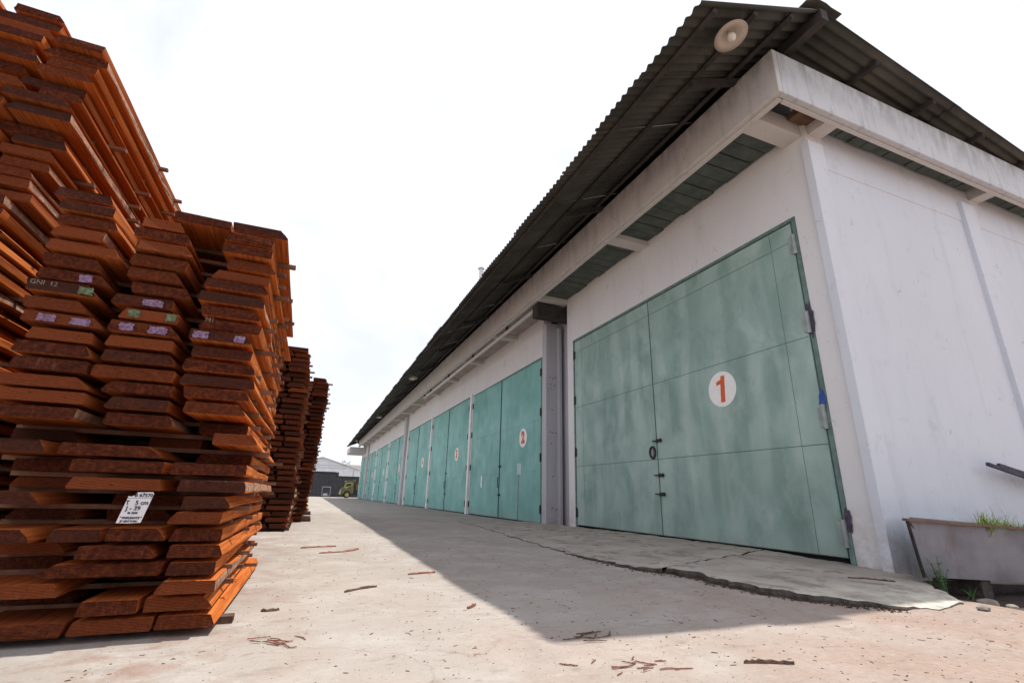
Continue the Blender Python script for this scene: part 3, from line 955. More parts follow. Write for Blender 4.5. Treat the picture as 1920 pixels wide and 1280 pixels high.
for k, row in ROWS.items():
    for ci, (x0, x1) in enumerate(row):
        zb = Z0 + PIT * k
        yf = 3.0 + rn.uniform(-0.025, 0.03)
        back = (k, ci) in ((9, 0), (11, 0), (6, 0), (7, 1), (4, 0), (1, 0), (3, 0), (12, 2), (8, 0), (10, 2), (2, 1), (11, 1), (6, 1))
        if back: yf += rn.uniform(0.28, 0.5)
        vi = LIVE.get((k, ci), rn.choice([0, 1, 2, 4, 5, 6, 8, 9, 10, 12, 13, 14]))
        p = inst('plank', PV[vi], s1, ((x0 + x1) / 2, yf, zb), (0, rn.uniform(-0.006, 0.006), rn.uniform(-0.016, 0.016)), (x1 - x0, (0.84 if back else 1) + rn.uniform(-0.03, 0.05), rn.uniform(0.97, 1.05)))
        p.color = (rn.uniform(0.0, 0.22) if ci == len(row) - 1 else rn.uniform(0.25, 1.0), 0, 0, 1)  # sunlit lane-side boards painted lighter, shaded inner ones darker
        w = x1 - x0
        for (mt, dx, ww) in MARKS.get((k, ci), []):
            m = MB()
            n = 26
            r2 = random.Random(k * 7 + ci * 3 + int(dx * 100))
            top = []
            for t in range(n):
                an = 2 * math.pi * t / n
                f = r2.uniform(0.82, 1.08)
                top.append((dx + ww / 2 * max(-0.95, min(0.95, 1.45 * math.cos(an))) * f, 0.027 + 0.023 * max(-0.9, min(0.9, 1.2 * math.sin(an))) * r2.uniform(0.8, 1.08)))
            m.add([(a, -0.0075, b) for a, b in top], [tuple(reversed(range(n)))])
            m.add([(a, -0.0045, b) for a, b in top], [tuple(range(n))])
            me = m.mesh('paint_mark', G[mt], Vector((0, 0, 0)))
            o = bpy.data.objects.new('paint_mark', me); COL.objects.link(o); o.parent = p
            o.scale = (1 / w, 1, 1)
    if k:
        for ys_ in (3.42, 4.05, 4.72):
            xr = max(r[1] for r in row) + rn.choice([-0.02, 0.0, 0.02, 0.035, 0.06])
            xl = min(r[0] for r in row) - 0.02
            inst('spacer', stm, s1, ((xl + xr) / 2, ys_ + rn.uniform(-0.06, 0.06), Z0 + PIT * k - 0.0241), (0, 0, rn.uniform(-0.02, 0.02)), (xr - xl, 1, 1))
for ys_, xr in ((3.28, -0.27), (4.0, -0.34), (4.8, -0.33)):
    MB().box(-1.5, xr, ys_ - 0.04, ys_ + 0.04, -0.015, 0.0355).build('bearer', G['barkdark'], s1)


def chalk_text(body, size, x, y, z, parent):
    me = text_mesh(body, size, 0.0, 0.0008).copy()
    me.materials.clear(); me.materials.append(G['chalk'])
    me.transform(Matrix.Rotation(math.radians(90), 4, 'X'))
    return inst('chalk_writing', me, parent, (x, y, z))


chalk_text('M1', 0.035, -0.62, 2.935, Z0 + PIT * 19 + 0.027, s1)
chalk_text('GNI  12', 0.033, -1.36, 2.935, Z0 + PIT * 20 + 0.027, s1)

def far_stack(xr0, lean, y0, ztop, ncol, pit, seed, label):
    rn = random.Random(seed)
    st = empty('timber_stack', (xr0 - 0.7, y0 + 1, 0), label, 'timber stack', 'timber stacks along the lane')
    k = 0; zb = 0.06
    while zb + 0.06 < ztop:
        xr = xr0 + lean * (zb / ztop) + rn.uniform(-0.045, 0.035)
        x = xr
        top = zb + pit + 0.06 >= ztop
        for ci in range(ncol if not top else 1):
            w = rn.uniform(0.26, 0.42)
            if top: x = xr - 0.08
            p = inst('plank', PVF[rn.randrange(10)], st, (x - w / 2, y0 + rn.uniform(-0.05, 0.08), zb), (0, 0, rn.uniform(-0.01, 0.01)), (w, 1.03, 1))
            p.color = (rn.uniform(0.3, 1.0), 0, 0, 1)
            x -= w + rn.uniform(0.01, 0.07)
        if k:
            for ys_ in (y0 + 0.35, y0 + 1.1, y0 + 1.8):
                x1 = xr + rn.choice([-0.02, 0.02, 0.05, 0.07]); x0 = xr0 - 1.3
                inst('spacer', stmf, st, ((x0 + x1) / 2, ys_ + rn.uniform(-0.1, 0.1), zb - 0.0339), (0, 0, 0), (x1 - x0, 1, 1))
        zb += pit; k += 1
    for ys_ in (y0 + 0.3, y0 + 1.1, y0 + 1.8):
        MB().box(xr0 - 1.4, xr0 + (0.16 if lean > 0 else 0.0), ys_ - 0.05, ys_ + 0.05, -0.015, 0.0605).build('bearer', G['barkdark'], st)
    return st


far_stack(-0.62, 0.0, 5.40, 2.6, 3, 0.0995, 41, 'unseen timber stack added close behind the tagged stack to block sky light')  # extra stack out of view, keeps sky light out of the gaps

# taller stack behind it, stepping outwards towards its top
sL = empty('timber_stack', (-2.3, 4.4, 0), 'tall dark red timber stack rising behind the tagged stack, top planks overhanging', 'timber stack', 'timber stacks along the lane')
rn = random.Random(21)
NL = 46
for k in range(NL):
    zb = Z0 + PIT * k
    z = zb + TH
    xr = max(-1.56 - 0.155 * (3.45 - min(z, 3.42)), -1.82)
    x = xr + rn.uniform(-0.05, 0.025)
    if k >= NL - 1: cols = 0
    ncol = 3
    if k >= NL - 3: x = xr - 0.345
    for ci in range(ncol):
        w = rn.uniform(0.27, 0.40)
        if k > 30 and ci == 0: w = rn.uniform(0.22, 0.34)
        p = inst('plank', PV[rn.randrange(16)], sL, (x - w / 2, 3.3 + rn.uniform(-0.06, 0.08), zb), (0, 0, rn.uniform(-0.01, 0.01)), (w, 1.0 + rn.uniform(-0.02, 0.06), 1))
        p.color = (rn.uniform(0.05, 0.7), 0, 0, 1)
        x -= w + rn.uniform(0.01, 0.13)
    if k:
        for ys_ in (3.75, 4.4, 5.0):
            x1 = (xr if k < NL - 2 else xr - 0.36) + rn.choice([-0.09, -0.07, -0.06, -0.05, -0.06, -0.08, 0.05]) ; x0 = -2.75
            inst('spacer', stm, sL, ((x0 + x1) / 2, ys_ + rn.uniform(-0.08, 0.08), zb - 0.0241), (0, 0, 0), (x1 - x0, 1, 1))
for ys_ in (3.6, 4.4, 5.1):
    MB().box(-2.8, -1.75, ys_ - 0.04, ys_ + 0.04, -0.015, 0.0355).build('bearer', G['barkdark'], sL)


far_stack(-0.19, -0.08, 9.75, 3.36, 4, 0.0995, 31, 'dark red timber stack next along the lane after the tagged stack')
far_stack(0.03, 0.17, 12.75, 3.50, 4, 0.0995, 32, 'red timber stack with short spacers poking from its leaning lane side')
far_stack(0.06, 0.08, 16.2, 2.75, 4, 0.0995, 33, 'farthest and lowest timber stack, mostly hidden behind the leaning stack')

# card tag pinned on the first stack
tag = empty('card_tag', (-0.728, 2.925, 0.51), 'white handwritten card tag pinned to the plank ends of the stack', 'tag')
m = MB()
cn = [(-0.779, 0.642), (-0.760, 0.643), (-0.752, 0.655), (-0.681, 0.658), (-0.681, 0.655), (-0.701, 0.520), (-0.765, 0.515), (-0.800, 0.517)]
cn = [(-0.783, 0.638), (-0.770, 0.636), (-0.765, 0.640), (-0.758, 0.641), (-0.750, 0.656), (-0.688, 0.658), (-0.683, 0.650), (-0.709, 0.519), (-0.760, 0.516), (-0.806, 0.517)]
N = len(cn)
yt = 2.925
m.add([(x, yt + 0.03 * (z - 0.51) , z) for x, z in cn] + [(x, yt + 0.0008 + 0.03 * (z - 0.51), z) for x, z in cn],
      [tuple(reversed(range(N))), tuple(range(N, 2 * N))] + [(i, (i + 1) % N, N + (i + 1) % N, N + i) for i in range(N)])
m.build('card', G['paper'], tag)
for body, size, x, z in (('B 67570', 0.022, -0.722, 0.642), ('T   5 cm', 0.027, -0.742, 0.608), ('J - 39', 0.027, -0.752, 0.583), ('M. 2525', 0.012, -0.750, 0.562),
                         ('" PNM.SANTE "', 0.013, -0.752, 0.540), ('JB LENTTUGU', 0.011, -0.757, 0.525)):
    me = text_mesh(body, size, 0.0006, 0.0003).copy()
    me.materials.clear(); me.materials.append(G['ink'])
    me.transform(Matrix.Rotation(math.radians(90), 4, 'X'))
    inst('handwriting', me, tag, (x, yt + 0.03 * (z - 0.51) - 0.0016, z), (math.radians(-1.7), 0, 0))
MB().box(-0.785, -0.684, yt - 0.0002 + 0.0036, yt - 0.0003 + 0.0030, 0.6285, 0.6297).build('ruled_line', G['ink'], tag)
MB().tube([(-0.722, yt - 0.004, 0.652), (-0.722, yt + 0.10, 0.652)], 0.002, 6).build('nail', G['iron'], tag)

# ------------------------------------------------------------------ metal trough with grass beside the end wall
tr = empty('metal_trough', (6.5, 2.9, -0.1), 'long grey metal trough with a rusty rim standing by the white end wall', 'trough')
TA = Vector((5.17, 2.98, 0)); TDIR = Vector((1.0, -0.17, 0)).normalized(); TN = Vector((0.17, 1.0, 0)).normalized()
TLEN = 3.6; TD = 0.46; SK = 0.62


def tp(s, d, z): return TA + TDIR * (s + SK * d / TD * (1 - s / TLEN)) + TN * d + Vector((0, 0, z - 0.045 * s))


def shell(pts_out, pts_in, mat, name):
    m = MB(); N = len(pts_out)
    m.add(pts_out + pts_in, [tuple(range(N)), tuple(reversed(range(N, 2 * N)))] + [(i, N + i, N + (i + 1) % N, (i + 1) % N) for i in range(N)])
    return m.build(name, mat, tr)


n_ = NB('painted_grey_steel', 0.6, 0.4)
p_ = n_.pos()
c_ = n_.ramp(n_.noise(p_, 2.0, 5, 0.6), [(0.3, (0.125, 0.125, 0.145)), (0.7, (0.225, 0.225, 0.25))])
c_ = n_.mix(n_.ramp(n_.noise(n_.scale(p_, (1, 1, 0.4)), 3.5, 6, 0.7), [(0.54, 0.0), (0.70, 0.65)]), c_, (0.135, 0.085, 0.065))
n_.col(c_); n_.bump(n_.noise(p_, 5, 5, 0.65), 0.35, 0.02)
G['trough'] = n_.m
ZB, ZU = 0.075, 0.555
th = 0.012
shell([tp(0.05, 0.06, ZB), tp(TLEN - 0.1, 0.06, ZB), tp(TLEN, 0, ZU), tp(0, 0, ZU)],
      [tp(0.05, 0.06 + th, ZB), tp(TLEN - 0.1, 0.06 + th, ZB), tp(TLEN, th, ZU), tp(0, th, ZU)], G['trough'], 'front_plate')
shell([tp(0.05, TD - 0.06 - th, ZB), tp(TLEN - 0.1, TD - 0.06 - th, ZB), tp(TLEN, TD - th, ZU), tp(0, TD - th, ZU)],
      [tp(0.05, TD - 0.06, ZB), tp(TLEN - 0.1, TD - 0.06, ZB), tp(TLEN, TD, ZU), tp(0, TD, ZU)], G['trough'], 'rear_plate')
for s0, s1_ in ((0, 0.05), (TLEN - th, TLEN - 0.10 - th)):
    shell([tp(s1_, 0.075, ZB), tp(s1_, TD - 0.075, ZB), tp(s0, TD - 0.015, ZU), tp(s0, 0.015, ZU)],
          [tp(s1_ + th, 0.075, ZB), tp(s1_ + th, TD - 0.075, ZB), tp(s0 + th, TD - 0.015, ZU), tp(s0 + th, 0.015, ZU)], G['trough'], 'end_plate')
shell([tp(0.07, 0.075, ZB + 0.001), tp(TLEN - 0.12, 0.075, ZB + 0.001), tp(TLEN - 0.12, TD - 0.075, ZB + 0.001), tp(0.07, TD - 0.075, ZB + 0.001)],
      [tp(0.07, 0.075, ZB + 0.012), tp(TLEN - 0.12, 0.075, ZB + 0.012), tp(TLEN - 0.12, TD - 0.075, ZB + 0.012), tp(0.07, TD - 0.075, ZB + 0.012)], G['trough'], 'base_plate')
m = MB(); m.bar(tp(-0.035, -0.012, ZU + 0.008), tp(TLEN + 0.03, -0.012, ZU + 0.008), 0.045, 0.022); m.build('rim', G['rust'], tr)
m = MB(); m.bar(tp(-0.02, TD + 0.012, ZU + 0.008), tp(TLEN + 0.03, TD + 0.012, ZU + 0.008), 0.04, 0.02); m.build('rim', G['trough'], tr)
for s in (0.55, 0.9, 1.25, 1.3, 1.35):
    MB().lathe([(0.0, -0.006), (0.012, -0.006), (0.014, 0.004)], tp(s, TD - 0.016, ZU - 0.05), tuple(TN), 8).build('rivet', G['iron'], tr)
m = MB(); m.bar(tp(0.015, -0.002, ZU - 0.02), tp(0.085, 0.05, ZU - 0.14), 0.02, 0.01); m.build('rust_strap', G['rust'], tr)
m = MB(); m.bar(tp(-0.008, 0.0, ZU), tp(0.042, 0.055, ZB), 0.024, 0.02); m.build('corner_angle', G['iron'], tr)
for s in (0.5, 2.0, 3.2):
    q = tp(s, 0.3, ZB)
    MB().box(q.x - 0.08, q.x + 0.08, q.y - 0.2, q.y + 0.2, -0.20, q.z + 0.003).build('brick_foot', G['slabedge'], tr)
# dark ground sheet that paints in the shade below the trough
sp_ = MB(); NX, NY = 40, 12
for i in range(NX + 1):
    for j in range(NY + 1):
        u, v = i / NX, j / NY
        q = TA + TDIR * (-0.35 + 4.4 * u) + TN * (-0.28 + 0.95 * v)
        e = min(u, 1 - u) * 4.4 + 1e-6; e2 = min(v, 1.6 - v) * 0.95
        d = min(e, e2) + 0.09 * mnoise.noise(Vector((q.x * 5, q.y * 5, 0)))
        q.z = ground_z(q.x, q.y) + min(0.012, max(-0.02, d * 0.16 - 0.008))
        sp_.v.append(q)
for i in range(NX):
    for j in range(NY):
        a = i * (NY + 1) + j
        sp_.f.append((a, a + NY + 1, a + NY + 2, a + 1)); sp_.m.append(0)
G['undershade'] = simple('painted_shade', (0.030, 0.022, 0.018), (0.075, 0.050, 0.040), 9, 0.9, 0, 0.8, dist=0.02)
sp_.build('shade_patch', G['undershade'], None, kind='structure', smooth=True)
# soil in the trough
soil = MB(); NX, NY = 30, 6
for i in range(NX + 1):
    for j in range(NY + 1):
        q = tp(0.08 + (TLEN - 0.16) * i / NX, 0.03 + (TD - 0.06) * j / NY, 0.40)
        q.z += 0.03 * mnoise.noise(Vector((q.x * 4, q.y * 4, 0)))
        soil.v.append(q)
for i in range(NX):
    for j in range(NY):
        a = i * (NY + 1) + j
        soil.f.append((a, a + NY + 1, a + NY + 2, a + 1)); soil.m.append(0)
soil.build('soil', G['barkdark'], tr)


def blades(m, c, n, h, spread, rn, w=0.006, droop=0.6, mi=0):
    for i in range(n):
        a = rn.uniform(0, 2 * math.pi); L = h * rn.uniform(0.55, 1.1)
        b = Vector(c) + Vector((rn.gauss(0, spread * 0.35), rn.gauss(0, spread * 0.2), 0))
        d = Vector((math.cos(a), math.sin(a), 0)); sd = Vector((-d.y, d.x, 0))
        pts = []
        lean = rn.uniform(0.25, 1.0)
        for s in range(5):
            u = s / 4
            pts.append(b + d * (L * lean * u * (0.5 + 0.5 * u)) + Vector((0, 0, L * (u - droop * lean * u * u * 0.75))))
        base = len(m.v)
        for s, q in enumerate(pts):
            ww = w * (1 - (s / 4) ** 1.6) + 0.0006
            m.v += [q - sd * ww, q + sd * ww]
        for s in range(4):
            m.f.append((base + 2 * s, base + 2 * s + 1, base + 2 * s + 3, base + 2 * s + 2)); m.m.append(mi)


rn = random.Random(8)
m = MB()
for i in range(15):
    blades(m, tp(0.86 + 0.055 * i * 0.9, 0.05 + rn.uniform(-0.02, 0.14), 0.46), 40, 0.31 if i < 8 else 0.22, 0.08, rn, 0.0048, 1.3)
    blades(m, tp(0.86 + 0.055 * i * 0.9, 0.05 + rn.uniform(-0.02, 0.14), 0.46), 4, 0.36, 0.10, rn, 0.003, 0.8)
m.build('grass_tuft', G['leaf'], None, 'bright green tuft of drooping grass growing in the metal trough', 'grass')
m = MB()
for s in (2.1, 2.6, 3.0):
    blades(m, tp(s, 0.25, 0.41), 20, 0.24, 0.10, rn, 0.0045)
# pale jug at the right of the grass
q = tp(1.78, 0.10, 0.40)
jg = empty('plastic_jug', q, 'pale yellow plastic jug standing in the trough beside the grass', 'jug')
G['jug'] = simple('pale_yellow_plastic', (0.55, 0.52, 0.30), (0.68, 0.65, 0.45), 4, 0.45)
MB().lathe([(0, 0), (0.075, 0), (0.085, 0.015), (0.085, 0.20), (0.07, 0.245), (0.03, 0.275), (0.026, 0.30), (0, 0.30)], q, n=20).build('jug_body', G['jug'], jg, smooth=True)
MB().lathe([(0, 0.298), (0.031, 0.298), (0.031, 0.325), (0, 0.327)], q, n=16).build('cap', G['white'], jg)
MB().tube([q + Vector((-0.03, 0, 0.285)), q + Vector((-0.09, 0, 0.27)), q + Vector((-0.105, 0, 0.20)), q + Vector((-0.08, 0, 0.15))], 0.011, 8).build('handle', G['jug'], jg)

# weed at the foot of the trough
wd = empty('weed', (5.36, 2.93, -0.05), 'small leafy weed sprouting at the foot of the trough corner', 'weed')
m = MB(); rn = random.Random(14)
tips = []
for i in range(9):
    a = rn.uniform(0, 6.28); L = rn.uniform(0.12, 0.36)
    b = Vector((5.36 + rn.gauss(0, 0.05), 2.93 + rn.gauss(0, 0.03), -0.06))
    pts = [b + Vector((math.cos(a) * L * 0.35 * u * u, math.sin(a) * L * 0.25 * u * u, L * u)) for u in (0, 0.35, 0.7, 1)]
    m.tube(pts, [0.004, 0.0035, 0.0025, 0.0012], 5)
    tips.append(pts)
m.build('stems', G['leafdark'], wd)
m = MB()
for pts in tips:
    for j in range(11):
        u = rn.uniform(0.25, 1.0) * 2.99; i = int(u); q = pts[i].lerp(pts[i + 1], u - i)
        a = rn.uniform(0, 6.28); d = Vector((math.cos(a), math.sin(a), rn.uniform(-0.3, 0.5))).normalized(); sd = d.cross(Vector((0, 0, 1))).normalized()
        L = rn.uniform(0.025, 0.06)
        m.add([q, q + d * L * 0.5 + sd * L * 0.22, q + d * L, q + d * L * 0.5 - sd * L * 0.22], [(0, 1, 2, 3)])
for i in range(9):
    blades(m, (5.50, 2.80, -0.08), 1, 0.17, 0.05, rn, 0.008, 0.9)
m.build('leaves', G['leafdark'], wd)

# dark bars fixed to the end wall
bars = [((7.72, 3.42, 1.20), (9.2, 3.40, 0.95), 'lowest of three dark bars fixed to the end wall above the trough'),
        ((8.03, 3.45, 1.205), (9.3, 3.42, 0.99), 'middle dark bar of three on the end wall above the trough'),
        ((8.36, 3.48, 1.165), (9.35, 3.46, 1.03), 'shortest uppermost dark bar of three on the end wall above the trough')]
for i, (a, b, lab) in enumerate(bars):
    e = empty('wall_bar', a, lab, 'bar', 'bars on the end wall')
    MB().bar(a, b, 0.034, 0.038).build('bar', G['scar'], e)
    MB().box(b[0] - 0.16, b[0] - 0.1, b[1] - 0.02, YE + 0.01, b[2] - 0.02, b[2] + 0.05).build('bracket', G['iron'], e)

# ------------------------------------------------------------------ bark, chips and stones on the yard
def strip(x, y, L, w, ang, mat, seed, label, thick=0.012, z=None, name='bark_strip'):
    rn = random.Random(seed); m = MB(); n = 16
    d = Vector((math.cos(ang), math.sin(ang), 0)); sd = Vector((-d.y, d.x, 0))
    cv = rn.uniform(-0.12, 0.12)
    for i in range(n):
        u = i / (n - 1) - 0.5
        q = Vector((x, y, 0)) + d * (L * u) + sd * (cv * L * (u * u * 4 - 0.5) + rn.uniform(-1, 1) * w * 0.08)
        zz = (ground_z(q.x, q.y) if z is None else z) + 0.001 + 0.6 * thick * abs(mnoise.noise(Vector((u * 4, seed, 0))))
        hw = w / 2 * (1 - abs(u * 2) ** 4 * 0.7) * rn.uniform(0.65, 1.15)
        t = thick * rn.uniform(0.7, 1.2)
        m.v += [q - sd * hw + Vector((0, 0, zz)), q - sd * hw * 0.6 + Vector((0, 0, zz + t)), q + sd * hw * 0.6 + Vector((0, 0, zz + t * rn.uniform(0.7, 1.2))), q + sd * hw + Vector((0, 0, zz))]
    for i in range(n - 1):
        for k in range(4):
            a = 4 * i + k; b = 4 * i + (k + 1) % 4
            m.f.append((a, b, b + 4, a + 4)); m.m.append(0)
    m.f.append((3, 2, 1, 0)); m.m.append(0)
    e = 4 * (n - 1); m.f.append((e, e + 1, e + 2, e + 3)); m.m.append(0)
    if label is None: return m
    return m.build(name, mat, None, label, 'bark', 'bark pieces lying on the yard')


R = math.radians
strip(0.47, 4.09, 0.30, 0.035, R(35), G['barkdark'], 1, 'stubby dark bark strip lying alone on the sunlit lane')
strip(0.50, 6.60, 0.62, 0.06, R(40), G['barkred'], 2, 'long pale bark strip lying flat on the lane opposite gate one')
strip(0.24, 7.05, 0.45, 0.05, R(20), G['barkred'], 3, 'thin bark strip lying beside the longer pale strip')
strip(2.01, 1.85, 0.22, 0.020, R(-25), G['barkdark'], 4, 'curved dark bark sliver on the pink soil in the sun')
strip(1.08, 3.27, 0.14, 0.018, R(50), G['barkred'], 5, 'small reddish bark flake close to the roof shadow edge')
strip(-0.10, 3.50, 0.10, 0.035, R(15), G['barkdark'], 6, 'short dark bark stub near the foot of the tagged stack')
strip(1.06, 4.69, 0.26, 0.035, R(10), G['barkred'], 7, 'frayed bark shred just outside the roof shadow edge')
strip(4.66, 3.08, 0.34, 0.035, R(-52), G['barkdark'], 8, 'straight dark stick lying on the concrete apron', z=0.062, name='stick')


def tangle(x, y, n, r, L, mat, seed, label):
    rn = random.Random(seed)
    hp = empty('bark_heap', (x, y, 0), label, 'bark', 'bark pieces lying on the yard')
    for i in range(n):
        m = strip(x + rn.gauss(0, r * 1.25), y + rn.gauss(0, r * 0.9), L * rn.uniform(0.4, 1.2), rn.uniform(0.004, 0.010), rn.uniform(-1.2, 0.9), None, seed * 50 + i, None, 0.004)
        lift = rn.uniform(0, 0.006)
        for q in m.v: q.z += lift
        m.build('bark_shred', mat, hp)


tangle(1.47, 2.47, 8, 0.05, 0.17, G['barkdark'], 3, 'dark heap of twigs lying at the corner tip of the roof shadow')
tangle(1.40, 2.0, 16, 0.10, 0.09, G['barkred'], 4, 'scattered reddish bark shreds on the soil before the shadow tip')
tangle(-0.02, 2.80, 12, 0.05, 0.09, G['barkred'], 6, 'faint tangle of bark fibres beside the tagged stack')

rn = random.Random(77)
dm_ = MB(); dl_ = MB()
for i in range(3300):
    y = 0.9 + 9 * rn.random() ** 1.6
    x = rn.uniform(-0.6 - 0.05 * y, 4.6)
    if x > 3.0 + 0.1 * rn.random() and y > 2.3: continue
    if x < -0.25 and y > 2.9: continue
    L = rn.choice([0.002, 0.003, 0.003, 0.004, 0.004, 0.005, 0.007, 0.010, 0.018]) * rn.uniform(0.7, 1.2); w = min(L * rn.uniform(0.2, 0.8), 0.004); a = rn.uniform(0, 6.28)
    z = ground_z(x, y)
    c, s = math.cos(a), math.sin(a)
    h = rn.uniform(0.001, 0.003)
    P4 = [(-L, -w * rn.uniform(0.3, 1)), (L * rn.uniform(0.6, 1), -w), (L, w * rn.uniform(0.2, 1)), (-L * rn.uniform(0.5, 1), w)]
    vs = [(x + c * u - s * v, y + s * u + c * v, z - 0.001) for u, v in P4] + [(x + c * u * 0.8 - s * v * 0.7, y + s * u * 0.8 + c * v * 0.7, z + h) for u, v in P4]
    (dm_ if rn.random() < 0.72 else dl_).add(vs, [(0, 3, 2, 1), (4, 5, 6, 7), (0, 1, 5, 4), (1, 2, 6, 5), (2, 3, 7, 6), (3, 0, 4, 7)])
for i in range(700):
    e = rn.randrange(3, 12); a, b = EDGE[e], EDGE[e + 1]; t = rn.random()
    x = a[0] + (b[0] - a[0]) * t - abs(rn.gauss(0, 0.06)); y = a[1] + (b[1] - a[1]) * t - abs(rn.gauss(0, 0.05)); z = ground_z(x, y)
    L = rn.choice([0.004, 0.006, 0.009, 0.014, 0.024]) * rn.uniform(0.7, 1.2)
    vs = [(x + L * rn.uniform(-1, 1), y + L * rn.uniform(-1, 1), z - 0.002) for _ in range(3)] + [(x, y, z + L * rn.uniform(0.4, 0.9))]
    dm_.add(vs, [(0, 1, 3), (1, 2, 3), (2, 0, 3)])
dm_.build('wood_chips', G['barkdark'], None, 'dark crumbs of bark and wood scattered over the concrete yard', 'wood chips', kind='stuff')
dl_.build('bark_crumbs', G['barkred'], None, 'reddish crumbs of bark scattered over the concrete yard', 'wood chips', kind='stuff')


G['stone'] = simple('dusty_stone', (0.16, 0.14, 0.12), (0.28, 0.25, 0.22), 14, 0.9)


def stone(x, y, r, seed, label):
    rn = random.Random(seed); bm = bmesh.new(); bmesh.ops.create_icosphere(bm, subdivisions=2, radius=r)
    for v in bm.verts:
        k = 1 + 0.35 * mnoise.noise(v.co * (2.2 / r) + Vector((seed, 0, 0)))
        v.co = Vector((v.co.x * k * 1.3, v.co.y * k, v.co.z * k * 0.6))
    m = MB().add([v.co + Vector((x, y, ground_z(x, y) + r * 0.35)) for v in bm.verts], [tuple(v.index for v in f.verts) for f in bm.faces])
    bm.free()
    m.build('stone', G['stone'], None, label, 'stone', 'stones by the trough')


stone(4.50, 2.23, 0.035, 1, 'small pale stone on the soil before the apron tongue')
stone(5.05, 2.32, 0.035, 2, 'small pale stone in the shade before the trough')
stone(5.32, 2.60, 0.065, 3, 'larger grey stone lying below the trough edge')

# ------------------------------------------------------------------ far end of the yard
G['blackwall'] = simple('dark_grey_sheet_wall', (0.028, 0.030, 0.038), (0.05, 0.052, 0.06), 3, 0.7)
G['pale'] = simple('pale_house_wall', (0.58, 0.60, 0.63), (0.70, 0.72, 0.74), 2, 0.85)
G['tile'] = simple('grey_brown_tiles', (0.13, 0.11, 0.10), (0.24, 0.21, 0.19), 5, 0.85)
G['glass'] = simple('dark_window_glass', (0.02, 0.025, 0.025), (0.04, 0.05, 0.05), 3, 0.12, bump=0, spec=0.6)
fw = empty('sheet_fence', (0, 75, 0), 'dark grey sheet metal fence closing the far end of the yard', 'fence')
x = -9.0
while x < 3.6:
    MB().box(x, x + 0.997, 75 + 0.02 * (int(x * 7) % 2), 75.08, 0.0, 3.36, b=0.008).build('sheet', G['blackwall'], fw); x += 1.0
while x < 9.0:
    MB().box(x, x + 0.997, 75 + 0.02 * (int(x * 7) % 2), 75.08, 0.0, 2.82, b=0.008).build('sheet', G['blackwall'], fw); x += 1.0
MB().box(-9.0, 3.62, 74.96, 75.0, 3.12, 3.40).build('top_rail', G['iron'], fw)
MB().box(3.64, 9.0, 74.96, 75.0, 2.7, 2.86).build('top_rail', G['iron'], fw)

gh = empty('gable_hall', (1.7, 88, 0), 'pale hall with a low gable roof behind the dark fence', 'building')
yg = 86.0; xc = 1.74; hw = 6.9; zp = 5.95; ze = 3.95
m = MB().add([(xc - hw, yg, 0), (xc + hw, yg, 0), (xc + hw, yg, ze), (xc, yg, zp), (xc - hw, yg, ze),
              (xc - hw, yg + 14, 0), (xc + hw, yg + 14, 0), (xc + hw, yg + 14, ze), (xc, yg + 14, zp), (xc - hw, yg + 14, ze)],
             [(0, 1, 2, 3, 4), (9, 8, 7, 6, 5), (0, 5, 6, 1), (1, 6, 7, 2), (4, 9, 5, 0)])
m.build('wall', G['pale'], gh)
for sgn in (-1, 1):
    MB().add([(xc, yg - 0.35, zp + 0.04), (xc + sgn * (hw + 0.5), yg - 0.35, ze - 0.10), (xc + sgn * (hw + 0.5), yg + 14.3, ze - 0.10), (xc, yg + 14.3, zp + 0.04),
              (xc, yg - 0.35, zp + 0.17), (xc + sgn * (hw + 0.5), yg - 0.35, ze + 0.03), (xc + sgn * (hw + 0.5), yg + 14.3, ze + 0.03), (xc, yg + 14.3, zp + 0.17)],
             [(0, 1, 2, 3), (7, 6, 5, 4), (0, 4, 5, 1), (1, 5, 6, 2), (2, 6, 7, 3), (3, 7, 4, 0)]).build('roof', G['white'], gh)
for zz in (4.35, 4.75):
    MB().box(xc - 4.2, xc + 4.0, yg - 0.05, yg - 0.002, zz, zz + 0.05).build('cladding_rail', G['column'], gh)
MB().box(xc + 5.0, xc + 5.15, yg - 0.08, yg - 0.002, 0, 4.2).build('downpipe', G['column'], gh)

fh = empty('far_house', (8.3, 98, 0), 'far grey house with a brown tiled roof behind the pale hall', 'house')
MB().box(5.6, 14, 97, 104, 0, 4.7).build('wall', G['column'], fh)
MB().add([(5.0, 96.5, 4.6), (14.6, 96.5, 4.6), (14.6, 104.5, 4.6), (5.0, 104.5, 4.6), (6.6, 100.5, 5.75), (13, 100.5, 5.75)],
         [(0, 1, 5, 4), (1, 2, 5), (2, 3, 4, 5), (3, 0, 4), (3, 2, 1, 0)]).build('roof', G['tile'], fh)
for xw_ in (6.3, 7.5, 8.7, 9.9):
    MB().box(xw_, xw_ + 0.7, 96.95, 96.999, 3.3, 4.3).build('window', G['glass'], fh)

